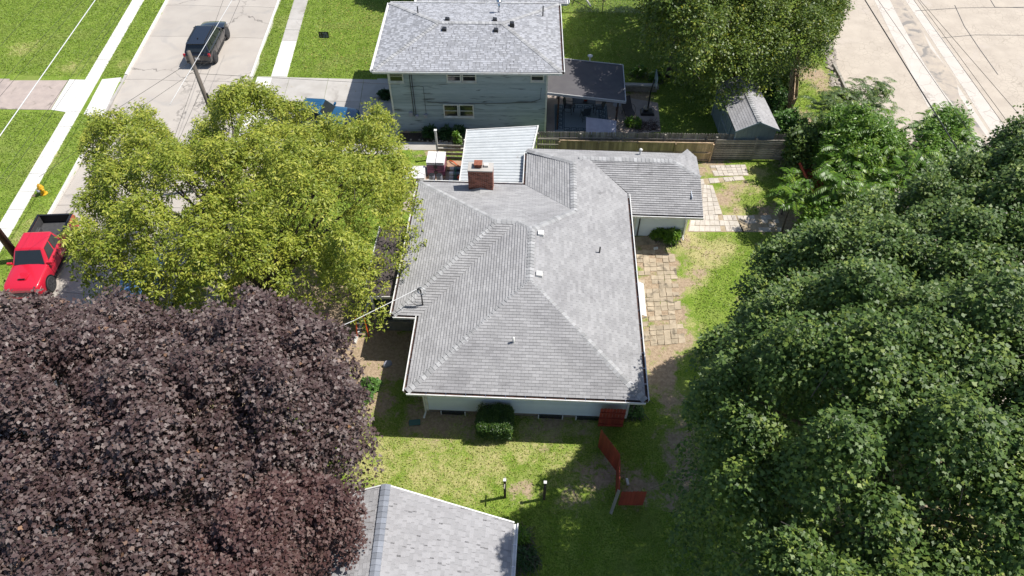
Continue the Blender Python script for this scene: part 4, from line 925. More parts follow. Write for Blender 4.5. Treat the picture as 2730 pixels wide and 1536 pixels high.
    if kind=='pickup':
        v=MB()
        for s in (-1,1):
            pts=[(-.97,.42),(-2.68,.42),(-2.68,1.26),(-.97,1.26)]
            v=MB(); v.add([(x,s*w,z) for x,z in pts]+[(x,s*(w-.10),z) for x,z in pts],[(0,1,2,3),(7,6,5,4),(0,4,5,1),(1,5,6,2),(2,6,7,3),(3,7,4,0)]); part('bed_side',v,pm,T,bevel=.03)
            v=MB(); v.box((-1.82,s*(w-.055),1.275),(1.72,.13,.03)); part('bed_rail',v,M['black'],T)
            v=MB(); v.box((-1.82,s*(w-.115),.98),(1.70,.02,.5)); part('bed_liner_side',v,M['darkgrey'],T)
            v=MB(); v.box((-1.62,s*(w-.2),.86),(.75,.2,.26)); part('wheel_housing',v,M['darkgrey'],T,bevel=.03)
        v=MB(); v.box((-1.83,0,.72),(1.72,1.66,.06)); part('bed_floor',v,M['darkgrey'],T)
        v=MB(); v.box((-2.67,0,.94),(.07,1.72,.62)); part('tailgate',v,pm,T,bevel=.02)
        v=MB(); v.box((-2.62,0,.98),(.03,1.66,.56)); v.box((-2.64,0,1.265),(.10,1.7,.03)); part('tailgate_liner',v,M['black'],T)
        v=MB(); v.box((-2.78,0,.5),(.16,1.7,.18)); part('rear_bumper',v,M['chrome'] if paint=='bluepaint' else pm,T,bevel=.03)
        if paint=='red':
            v=MB(); v.add([(1.55,.26,1.215),(1.55,-.26,1.215),(2.0,-.2,1.20),(2.0,.2,1.20),(1.6,.22,1.22),(1.6,-.22,1.22),(1.97,-.18,1.265),(1.97,.18,1.265)],[(0,1,5,4),(1,2,6,5),(2,3,7,6),(3,0,4,7),(7,6,5,4)]); sc_=part('hood_scoop',v,pm,T,bevel=.01)
            v=MB(); v.box((2.0,0,1.235),(.02,.3,.035)); part('scoop_opening',v,M['black'],sc_)
        v=MB(); v.box((-.95,0,1.2),(.03,1.6,.05)); part('cab_seam',v,M['black'],T)
        for s in (-.32,-.11,.11,.32):
            v=MB(); v.box((-.2,s,zt+.001),(.95,.02,.012)); part('roof_rib',v,pm,T,bevel=.004)
    else:
        v=MB(); v.box((st[-1][0]+.06,0,.5),(.2,1.62,.2)); part('rear_bumper',v,M['black'] if kind=='suv' else pm,T,bevel=.05)
        v=MB(); v.box((st[-1][0]-.0,0,.78),(.03,.32,.16)); part('number_plate',v,M['white'],T)
        if kind=='suv':
            v=MB(); v.box((-1.93,0,1.655),(.3,1.24,.03)); part('spoiler',v,pm,T,bevel=.01)
            for s in (-1,1):
                v=MB(); v.beam((.3,s*.60,1.70),(-1.7,s*.60,1.70),.03,.03); part('roof_rail',v,M['black'],T)
            v=MB(); v.box((-1.35,.0,1.69),(.12,.05,.05)); part('antenna',v,M['black'],T)
    return T
SZ=-.10
a_,b_=at(122.5,770,SZ),at(180,653,SZ); hd=math.atan2(a_.y-b_.y,a_.x-b_.x); lf=Vector((-math.sin(hd),math.cos(hd),0)); c_=(a_+b_)/2-lf*.45
vehicle('pickup_truck','glossy red crew cab pickup with hood scoop and empty black lined bed','pickup truck',(c_.x,c_.y,SZ),hd,'red','pickup','darkgrey')
a_,b_=at(606,102,SZ),at(575,165,SZ); hd=math.atan2(a_.y-b_.y,a_.x-b_.x); rt_=Vector((math.sin(hd),-math.cos(hd),0)); c_=(a_+b_)/2-rt_*.80
vehicle('suv','shiny black sport utility vehicle driving up the concrete street','car',(c_.x,c_.y,SZ),hd,'blackpaint','suv','darkgrey')
vehicle('pickup_truck','dark blue pickup in the driveway with white bags in its bed','pickup truck',(-13.85,36.6,.03),R(-3),'bluepaint','pickup')
vehicle('sedan','light blue car parked on the street, glimpsed beneath the yellow-green maple','car',(-19.75,22.4,SZ),R(95),'ltblue','sedan')
# bags and bits in the blue truck bed
r=random.Random(6)
bags=[(-15.35,36.35,.95),(-15.15,36.75,.98),(-15.5,36.75,.93),(-15.0,36.25,1.0),(-15.3,36.05,.96)]
for i,(x,y,z) in enumerate(bags):
    mb=MB(); mb.ball((0,0,0),.24,7,(1,.9,.75),.13,r); o=part('plastic_bag',mb,M['wrap'],None,smooth=True); o.location=(x,y,z+.05); tag(o,'stuffed white plastic bag in the blue pickup bed, '+['left one near the middle','far right one by the cab','far left one','right one against the cab','nearest one by the bed side'][i],'bag','white bags in the blue pickup bed')
mb=MB(); mb.ball((0,0,0),.13,6,(1,1,.8),.05,r); o=part('red_container',mb,M['redwood'],None,smooth=True); o.location=(-15.95,36.05,.95); tag(o,'small red container in the tail end of the blue pickup bed','container')
mb=MB(); mb.beam((-16.2,37.15,1.2),(-15.1,36.95,1.25),.05,.05); tag(part('long_board',mb,M['pallet'],None),'pale narrow board lying across the blue pickup bed','board')
# ================================================================== street furniture
hy=thing('fire_hydrant','yellow fire hydrant with pale side cap on the grass strip by the sidewalk','fire hydrant',(-28.45,29.75,0),R(-30))
v=MB(); v.lathe([(.20,0),(.20,.05),(.13,.07),(.13,.42),(.17,.44),(.17,.49),(.15,.5),(.14,.58),(.10,.66),(.05,.70),(.04,.75)],(0,0,0),18); part('barrel',v,M['yellow'],hy,smooth=False)
for s in (-1,1):
    v=MB(); v.lathe([(.075,0),(.075,s*.1),(.05,s*.13)],(s*.11,0,.38),12,'X'); part('nozzle',v,M['yellow'],hy)
v=MB(); v.lathe([(.10,0),(.10,-.12),(.08,-.15)],(0,-.11,.36),12,'Y'); part('pumper_cap',v,M['tarp'],hy)
v=MB(); v.lathe([(.13,0),(.12,.01)],(-28.95,29.55,.032),14); tag(part('valve_cover',v,M['dirt']),'round metal valve cover set flat beside the yellow hydrant','valve cover')
# utility poles: base and top found from the photograph's foot and top points
def upole(name,label,foot,h,m,lean=(0,0),r0=.16,r1=.11,extra=True):
    T=thing(name,label,'utility pole',(foot[0],foot[1],0))
    v=MB(); v.tube([(0,0,-.1),(lean[0]*.5,lean[1]*.5,h*.5),(lean[0],lean[1],h)],r0,12,r1); part('shaft',v,M[m],T,smooth=True)
    if extra:
        v=MB(); v.tube([(.12,.02,h*.72),(.14,-.02,h*.66),(.13,-.03,h*.60)],.05,6); v.tube([(.14,-.02,h*.62),(.20,-.1,h*.58),(.1,-.1,h*.56),(.14,-.02,h*.6)],.02,5); part('cable_splice',v,M['wire'],T)
        v=MB(); v.lathe([(.03,0),(.06,.05),(.06,.10),(.02,.15)],(lean[0]-.15,lean[1]-.05,h*.88),8); part('insulator',v,M['white'],T)
    return T
# pole 1: top pixel (502,137) foot pixel hidden below (562,285) line
p_top=at(502,137,8.6); 
foot=None
best=1e9
for k in range(0,60):   # plumb pole: foot under top
    pass
P1=(p_top.x,p_top.y)
upole('utility_pole','grey wooden utility pole rising beside the maple, its top against the black car',P1,8.6,'pole',(0,0),.14,.10)
P2_=(-27.25,24.55)
upole('utility_pole','dark brown wooden utility pole standing on the grass behind the red pickup',P2_,9.2,'poleb',(0,0),.2,.16,False)
def wire(name,label,pts,r,m,grp=None,sag=.0,n=16):
    P=[Vector(p) for p in pts]; out=[]
    for i in range(n+1):
        t=i/n; q=P[0].lerp(P[-1],t); q.z-=4*sag*t*(1-t); out.append(q)
    v=MB(); v.tube(out,r,6); return tag(part(name,v,M[m],None,smooth=True),label,'cable',grp)
def pxwire(name,label,a,b_,za,zb,r,m,grp=None,ext=.35):
    A=at(*a,za);B=at(*b_,zb); d=B-A; return wire(name,label,[A-d*ext,B+d*ext],r,m,grp)
pxwire('power_cable','thick pale overhead cable crossing the upper left lawn',(254,0),(0,362),9.0,9.0,.022,'wirew')
pxwire('power_cable','pale overhead cable passing over the black car',(619,0),(470,250),8.6,8.0,.013,'wirew',ext=.1)
for i,(a,b_,lb) in enumerate((((595,0),(470,352),'thin dark overhead wire nearest the black car on its right side'),((640,0),(487,350),'thin dark overhead wire to the right of the pale cable over the street'))): pxwire('overhead_wire',lb,a,b_,6,6,.009,'wire')
for a,b_,lb in (((207,0),(0,221),'upper one of two thin dark wires left of the thick pale cable'),((221,0),(0,257),'lower one of two thin dark wires left of the thick pale cable'),((110,0),(0,124),'thin overhead wire cutting the very top left corner of the lawn'),((345,0),(120,330),'thin dark strand standing in for a wire shadow along the sidewalk, right of a pair'),((330,0),(95,340),'thin dark strand standing in for a wire shadow along the sidewalk, left of a pair')): pxwire('overhead_wire',lb,a,b_,8.5,8.5,.007,'wire')  # the sidewalk pair are added strands standing in for wire shadows on the grass
pxwire('overhead_wire','thin wire from the pole across the driveway to the blue grey house',(500,195),(1066,226),6.2,4.5,.009,'wire',ext=0)
pxwire('overhead_wire','thin wire slanting over the street joint below the black car',(500,170),(250,330),7.5,7,.009,'wire',ext=.05)
pxwire('overhead_wire','lower thin wire slanting over the street to the left kerb',(510,195),(180,420),6.5,6.2,.008,'wire',ext=.2)
pxwire('overhead_wire','thick black overhead cable crossing the pale parking lot',(2306,0),(2498,310),8.0,8.0,.028,'wire')
for a,b_,lb in (((2348,10),(2570,330),'thin black overhead wire just right of the thick cable over the parking lot'),((2436,0),(2692,355),'leftmost of three thin black wires spreading over the right of the parking lot'),((2447,0),(2730,385),'middle one of three thin black wires spreading over the right of the parking lot'),((2452,0),(2790,390),'rightmost of three thin black wires spreading over the right of the parking lot')): pxwire('overhead_wire',lb,a,b_,8.5,8.5,.010,'wire')
wire('service_drop','twisted pale service cable running from the roof mast into the purple maple',[(-5.05,20.1,4.0),at(945,854,4.55),],.015,'wirew')
wire('service_drop_end','continuation of the pale service cable hidden in the purple maple',[at(945,854,4.55),at(700,960,5.6)],.015,'wirew')
# yard sign
sg=thing('yard_sign','small black yard sign with rows of pale lettering standing on the lawn','sign',(-15.95,47.3,0),R(5))
v=MB(); v.box((0,0,.36),(.72,.015,.5)); part('sign_board',v,M['black'],sg)
for (x,z,ww,hh) in ((-.02,.53,.14,.03),(.17,.53,.14,.03),(.09,.46,.34,.03),(.16,.385,.30,.02)): 
    v=MB(); v.box((x,-.012,z),(ww,.006,hh)); part('lettering',v,M['tarp'],sg)
for (x,z,ww,hh) in ((-.24,.29,.14,.03),(-.0,.29,.18,.035),(.22,.29,.18,.035),(-.22,.2,.12,.04),(-.0,.2,.17,.04),(.22,.2,.2,.04)):
    v=MB(); v.box((x,-.012,z),(ww,.006,hh)); part('lettering',v,M['tarp'],sg)
v=MB(); v.lathe([(.05,0),(.05,-.006)],(-.24,-.01,.46),10,'Y'); part('emblem',v,M['rock'],sg)
for s in (-.2,.2):
    v=MB(); v.box((s,0,.06),(.02,.02,.16)); part('stake',v,M['black'],sg)
# ================================================================== building supplies under the carport edge
def pallet(T,x,y,w=1.05,d=1.2):
    for i in range(7):
        v=MB(); v.box((x,y-d/2+.07+i*(d-.14)/6,.125),(w,.11,.02)); part('deck_board',v,M['pallet'],T)
    for i in range(3):
        v=MB(); v.box((x-w/2+.05+i*(w-.1)/2,y,.065),(.06,d,.09)); part('stringer',v,M['pallet'],T)
pa=thing('pallet_of_shingles','tall wooden pallet stacked with pink wrapped shingle bundles under white wrap','pallet stack',(-5.95,32.75,0))
pallet(pa,0,0,1.1,1.3); r=random.Random(9)
for k in range(9):
    for s in (-1,1):
        v=MB(); v.col=r.random(); v.box((s*.27,-.02+r.uniform(-.02,.02),.19+k*.095),(.50,1.0,.085)); part('bundle',v,M['pink'] if k<8 else M['wrap'],pa,bevel=.012)
v=MB(); v.box((-.27,.0,1.09),(.52,1.06,.05)); part('white_sheet',v,M['wrap'],pa,bevel=.01)
v=MB(); v.box((.27,.0,1.095),(.50,1.04,.05)); part('white_sheet',v,M['wrap'],pa,bevel=.01)
for z in (.4,.8):
    v=MB(); v.box((0,-.535,z),(.22,.02,.22)); part('dark_label',v,M['black'],pa)
pb=thing('pallet_of_shingles','white wrapped shingle pallet left of the pink one, partly under the maple','pallet stack',(-7.15,31.75,0),R(4))
pallet(pb,0,0,1.3,1.3)
for k in range(7):
    for s in (-1,0,1):
        v=MB(); v.col=r.random(); v.box((s*.42,0,.19+k*.09),(.40,1.1,.08)); part('bundle',v,M['wrap'] if (k>5 or s) else M['pink'],pb,bevel=.012)
pp=thing('pallet','bare wooden pallet lying behind the rolls by the plank fence','pallet',(-4.9,33.25,0)); pallet(pp,0,0,1.1,.9)
for i,(x,y,lb) in enumerate(((-6.05,31.35,'grey felt roll standing upright, left of the two black-cored rolls'),(-5.62,31.35,'black-cored felt roll standing upright by the roof edge, right of its twin'))):
    T=thing('felt_roll',lb,'roll',(x,y,0)); v=MB(); v.lathe([(.06,.02),(.06,.95),(.17,.95),(.17,.02)],(0,0,0),18); part('roll_body',v,M['tarp'],T); v=MB(); v.lathe([(.065,0),(.165,.0),(.165,.012),(.065,.012)],(0,0,.945),18); part('roll_end',v,M['black'],T)
for i,(y,z) in enumerate(((32.85,.14),(32.5,.14),(32.15,.14),(31.8,.14),(32.65,.36),(32.2,.36))):
    T=thing('membrane_roll','grey blue membrane roll, '+['farthest of the bottom row of the stack','second from the far end of the bottom row','third from the far end of the bottom row','nearest of the bottom row, beside the orange bag','farther one of the two on top of the stack','nearer one of the two on top of the stack'][i],'roll',(-4.75,y,z),0,'stacked membrane rolls')
    v=MB(); v.col=r.random(); v.lathe([(.06,-.42),(.115,-.42),(.115,.5),(.06,.5)],(0,0,0),14,'X'); part('roll_body',v,M['roll'],T); v=MB(); v.lathe([(.118,-.42),(.118,-.18)],(0,0,0),14,'X'); part('white_band',v,M['wrap'],T)
v=MB(); v.tube([(-4.8,33.05,.1),(-4.8,32.7,.5),(-4.8,32.1,.5),(-4.8,31.6,.1)],.02,5); tag(part('green_strap',v,M['green']),'green strap tied over the stacked membrane rolls','strap')
v=MB(); v.ball((0,0,0),.24,7,(1,1,.85),.08,r); o=part('orange_bag',v,M['orange'],None,smooth=True); o.location=(-4.4,31.75,.45); tag(o,'bright orange bag lying on the membrane rolls beside the metal roof','bag')
v=MB(); v.tube([(-5.3,33.6,.2),(-5.05,33.4,.28),(-4.85,33.2,.22),(-4.65,33.1,.18)],.035,6); tag(part('orange_tool',v,M['orange']),'thin orange tool lying on the bare pallet','tool')
# ================================================================== patio things
tb=thing('patio_table','dark blue grey rectangular patio table on the rug, plant in its middle','table',(2.85,39.45,.035))
v=MB(); v.box((0,0,.72),(1.5,.95,.04)); part('table_top',v,M['navy'],tb,bevel=.01)
for x in (-.6,.6):
    for y in (-.35,.35):
        v=MB(); v.tube([(x,y,.7),(x*1.08,y*1.1,.0)],.02,6); part('leg',v,M['black'],tb)
def chair(label,loc,rz):
    T=thing('patio_chair',label,'chair',loc,rz,None); 
    v=MB(); v.box((0,0,.44),(.5,.48,.04)); part('seat',v,M['navy'],T,bevel=.01)
    v=MB(); v.box((0,.27,.74),(.5,.04,.6),m=Matrix.Rotation(R(-14),4,'X')); part('backrest',v,M['navy'],T,bevel=.01)
    for s in (-1,1):
        v=MB(); v.tube([(s*.24,.22,.65),(s*.27,-.2,.66),(s*.25,-.25,.44)],.016,6); part('armrest',v,M['black'],T)
        v=MB(); v.tube([(s*.22,-.22,.43),(s*.27,-.3,0)],.014,6); part('leg',v,M['black'],T)
        v=MB(); v.tube([(s*.22,.22,.43),(s*.27,.3,0)],.014,6); part('leg',v,M['black'],T)
    v=MB(); v.tube([(.24*math.cos(t),.24*math.sin(t),.12) for t in np.linspace(0,2*math.pi,16)],.012,5); part('foot_ring',v,M['black'],T)
chair('dark sling patio chair at the left end of the rectangular table',(1.85,39.1,.035),R(75))
chair('dark sling patio chair at the right end of the rectangular table',(3.85,39.1,.035),R(-80))
chair('dark sling patio chair turned out on the near side of the table',(2.95,38.35,.035),R(195))
mb=MB(); r=random.Random(12)
def potplant(name,label,loc,rad,n,m,cat='plant',pot=True):
    T=thing(name,label,cat,loc); rr=random.Random(int(loc[0]*10))
    if pot: v=MB(); v.lathe([(.10,0),(.14,.18),(.12,.18)],(0,0,0),12); part('pot',v,M['redwood'],T)
    v=MB()
    for i in range(n):
        t=rr.uniform(0,6.28); e=rr.uniform(.2,1.3); d=Vector((math.cos(t)*math.cos(e),math.sin(t)*math.cos(e),math.sin(e))); p=Vector((0,0,.18))+d*rad*rr.uniform(.5,1); s=d.cross(Vector((rr.random(),rr.random(),rr.random()))).normalized()*rad*.13; v.col=rr.random(); v.add([p-d*rad*.3,p+s,p+d*rad*.2,p-s],[(0,1,2,3)])
    part('leaves',v,m,T)
M['lf_bright']=leafmat('bright_leaf',[(0,(.10,.24,.02)),(1,(.28,.42,.06))])
M['lf_dark']=leafmat('dark_leaf',[(0,(.015,.05,.012)),(1,(.05,.11,.03))])
potplant('potted_plant','bright green potted plant hanging at the left table end under the patio cover',(2.05,39.9,.85),.3,90,M['lf_bright'])
potplant('potted_plant','dark potted plant standing in the middle of the patio table',(2.95,39.35,.76),.28,80,M['lf_dark'])
lc=thing('lounge_chair','brown sling lounge chair with arched arm right of the patio table','lounge chair',(5.75,38.9,.02),R(15))
v=MB(); v.add([(-.3,-1.0,.32),(.3,-1.0,.32),(.3,.25,.34),(-.3,.25,.34),(.3,.95,.85),(-.3,.95,.85)],[(0,1,2,3),(3,2,4,5)]); o=part('sling',v,M['brown'],lc); o.modifiers.new('t','SOLIDIFY').thickness=.02
for s in (-1,1):
    v=MB(); v.tube([(s*.31,-1.0,.3),(s*.31,.25,.32),(s*.31,.95,.86)],.02,6); part('side_rail',v,M['black'],lc)
    for y in (-.9,.3):
        v=MB(); v.tube([(s*.31,y,.3),(s*.33,y,0)],.018,6); part('leg',v,M['black'],lc)
    v=MB(); v.tube([(s*.34,.5,.5),(s*.38,.2,.62),(s*.38,-.1,.6),(s*.34,-.25,.32)],.016,6); part('armrest',v,M['black'],lc)
st_=thing('side_table','small round pale side table beside the lounge chair','table',(5.0,39.4,.02)); v=MB(); v.lathe([(.26,0),(.26,.02)],(0,0,.45),18); part('table_top',v,M['tarp'],st_); v=MB(); v.tube([(0,0,.45),(0,0,0)],.03,8); part('leg',v,M['black'],st_)
cn=thing('canvas_screen','pale grey canvas lean-to panel standing just behind the picket fence','canopy',(3.75,35.9,0))
v=MB(); v.slab([(2.85,35.3,1.15),(4.65,35.2,1.1),(4.7,36.25,1.5),(2.85,36.45,1.55)],.03); part('canvas',v,M['tarp'],cn,True)
for p in ((2.95,35.4,1.1),(4.6,35.3,1.1),(2.95,36.35,1.5),(4.6,36.2,1.5)):
    v=MB(); v.tube([p,(p[0],p[1],0)],.02,6); part('pole',v,M['black'],cn,True)
hp=thing('basketball_hoop','portable basketball hoop seen edge on, black base at the patio end','basketball hoop',(7.0,39.2,.02))
v=MB(); v.add([(-.45,-.3,0),(.45,-.3,0),(.45,.45,0),(-.45,.45,0),(-.38,-.25,.2),(.38,-.25,.2),(.3,.4,.14),(-.3,.4,.14)],[(0,1,5,4),(1,2,6,5),(2,3,7,6),(3,0,4,7),(4,5,6,7)]); part('base',v,M['black'],hp,bevel=.04)
v=MB(); v.tube([(0,.05,.15),(-.02,0,1.6),(.1,0,2.5)],.045,8); part('pole',v,M['black'],hp,smooth=True)
v=MB(); v.box((.2,0,2.55),(.04,1.05,.72)); part('backboard',v,mat('backboard_plastic',(.30,.36,.42),rough=.2),hp)
v=MB(); v.tube([(.45+.22*math.cos(t),.22*math.sin(t),2.35) for t in np.linspace(0,2*math.pi,18)],.012,5); part('rim',v,M['black'],hp)
v=MB(); v.ball((0,0,0),.19,6,(1,1,.8),.03,r); o=part('sandbag',v,M['rock'],None,smooth=True); o.location=(6.9,39.35,.33); tag(o,'pale sandbag resting on the basketball hoop base','sandbag')
v=MB(); rr=random.Random(3)
for i in range(130):
    t=rr.uniform(0,6.28); q=Vector((6.9+rr.uniform(-.6,.6),37.75+rr.uniform(-.45,.45),.05)); d=Vector((math.cos(t),math.sin(t),rr.uniform(0,.5)))*rr.uniform(.2,.5); v.beam(q,q+d,.014,.014)
tag(part('brush_pile',v,M['gutterin']),'tangled pile of dry brown twigs at the patio corner','brush pile',kind='stuff')
v=MB(); 
for i in range(22): v.col=rr.random(); v.ball((rr.uniform(4.2,5.4),40.5+rr.uniform(-.25,.3),.1),rr.uniform(.07,.16),4,(1,1,.7),.2,rr)
tag(part('border_stones',v,M['rock']),'row of rounded border stones at the back edge of the patio','stones',kind='stuff')
fr=thing('folding_chair','broken folding chair lying on its side near the patio post','chair',(5.2,37.6,0)); 
for a,b_ in (((-.3,0,.05),(.25,.5,.4)),((-.1,-.2,.05),(.4,.35,.35)),((-.3,0,.05),(-.1,-.2,.05)),((.25,.5,.4),(.4,.35,.35)),((0,.3,.03),(.35,-.1,.1))):
    v=MB(); v.beam(a,b_,.05,.04); part('frame_piece',v,M['woodg'],fr)
# ================================================================== odds around the bungalow
ld=thing('step_ladder','orange fibreglass step ladder standing open by the porch','ladder',(-8.2,20.75,0),R(10))
def lad(s0,y0,y1,m):
    for s in (-1,1):
        v=MB(); v.beam((s*.28,y0,0),(s*.16,y1,1.45),.05,.04); part('rail',v,m,ld)
lad(0,-.45,-.02,M['orange']); lad(0,.45,.02,M['chrome'])
for k in range(4):
    t=(k+1)/5.2; v=MB(); v.box((0,-.45+.43*t,1.45*t),(.5*(1-t*.4),.08,.03)); part('step',v,M['chrome'],ld)
v=MB(); v.box((0,0,1.48),(.36,.2,.05)); part('top_cap',v,M['black'],ld)
v=MB(); v.box((0,0,.06),(.5,.28,.06),R(8)); o=part('splash_block',v,M['teal'],None,bevel=.02); o.location=(-5.0,15.75,0); tag(o,'dull teal plastic splash block under the left front downspout','splash block')
v=MB(); v.box((0,0,.05),(.22,.12,.1)); o=part('white_brick',v,M['white'],None,bevel=.01); o.rotation_euler.z=R(20); o.location=(7.2,26.5,0) ; o.location=tuple(at(1748,664,0)); tag(o,'single white brick lying at the top edge of the tan patio','brick')
v=MB(); v.lathe([(.2,0),(.22,.05),(.06,.12)],(0,0,0),10); o=part('tipped_pot',v,M['tarp'],None); o.location=tuple(at(1033,970,.1)); o.rotation_euler=(1.2,0,.6); tag(o,'small grey pot tipped over on the bare dirt left of the house','pot')
sl_=thing('slide','faded red plastic slide half hidden in the sumac thicket','slide',(15.7,31.9,0))
v=MB(); v.add([(14.9,32.6,1.5),(15.6,32.9,1.5),(16.6,30.7,.3),(15.9,30.4,.3)],[(0,1,2,3)]); o=part('slide_bed',v,M['redwood'],sl_,True); o.modifiers.new('t','SOLIDIFY').thickness=.05
for (a,b_) in (((14.9,32.6,1.5),(15.9,30.4,.3)),((15.6,32.9,1.5),(16.6,30.7,.3))):
    v=MB(); v.beam(Vector(a)+Vector((0,0,.08)),Vector(b_)+Vector((0,0,.08)),.05,.18); part('side_wall',v,M['redwood'],sl_,True)
for x,y in ((15.0,32.6),(15.6,32.8)):
    v=MB(); v.tube([(x,y,1.4),(x,y,0)],.05,6); part('leg',v,M['black'],sl_,True)
v=MB(); v.beam((-8.45,19.9,.06),(-8.05,24.5,.06),.12,.12); tag(part('walk_edging',v,M['white'],None),'white edging strip beside the porch walk under the maple','edging')
# ================================================================== foliage
def leaf_shape(kind):
    if kind=='maple':  # five pointed outline along +x
        a=[(0,0),(.18,-.42),(.32,-.20),(.62,-.44),(.60,-.14),(1.0,0),(.60,.14),(.62,.44),(.32,.20),(.18,.42)]
    elif kind=='broad': a=[(0,0),(.3,-.38),(.7,-.3),(1,0),(.7,.3),(.3,.38)]
    elif kind=='maple3': a=[(0,0),(.28,-.40),(.48,-.36),(.58,-.16),(1.0,0),(.58,.16),(.48,.36),(.28,.40)]
    elif kind=='lance': a=[(0,0),(.35,-.19),(1,0),(.35,.19)]
    elif kind=='slim': a=[(0,0),(.4,-.17),(1,0),(.4,.17)]
    else: a=[(0,0),(.38,-.28),(.68,-.2),(1,0),(.68,.2),(.38,.28)]
    return np.array([(x,y,-.28*abs(y)*.9-.12*x*x) for x,y in a])
def leaves_mesh(name,org,dirs,nrm,size,var,kind,m,parent):
    T=leaf_shape(kind); k=len(T); n=len(org)
    d=dirs/np.linalg.norm(dirs,axis=1,keepdims=True); s=np.cross(nrm,d); s/=np.maximum(1e-6,np.linalg.norm(s,axis=1,keepdims=True)); u=np.cross(d,s)
    V=org[:,None,:]+size[:,None,None]*(T[None,:,0:1]*d[:,None,:]+T[None,:,1:2]*s[:,None,:]+T[None,:,2:3]*u[:,None,:])
    V=V.reshape(-1,3).astype('f'); me=bpy.data.meshes.new(name)
    me.vertices.add(n*k); me.vertices.foreach_set('co',V.ravel()); me.loops.add(n*k); me.loops.foreach_set('vertex_index',np.arange(n*k,dtype='i'))
    me.polygons.add(n); me.polygons.foreach_set('loop_start',np.arange(0,n*k,k,dtype='i')); me.polygons.foreach_set('loop_total',np.full(n,k,'i'))
    me.update(calc_edges=True); me.materials.append(m)
    a=me.attributes.new('var','FLOAT','FACE'); a.data.foreach_set('value',np.clip(var,0,1).astype('f'))
    o=link(name,me,parent,False); return o
def inpoly(X,Y,P):
    c=np.zeros(X.shape,bool); n=len(P)
    for i in range(n):
        x0,y0=P[i];x1,y1=P[(i+1)%n]
        if y0==y1: continue
        c^=((Y<y0)!=(Y<y1))&(X<(x1-x0)*(Y-y0)/(y1-y0)+x0)
    return c
def edged(X,Y,P):
    D=np.full(X.shape,1e9); n=len(P)
    for i in range(n):
        a=np.array(P[i]);b_=np.array(P[(i+1)%n]); ab=b_-a; t=np.clip(((X-a[0])*ab[0]+(Y-a[1])*ab[1])/(ab@ab+1e-9),0,1); D=np.minimum(D,np.hypot(X-a[0]-t*ab[0],Y-a[1]-t*ab[1]))
    return D
TRI=0
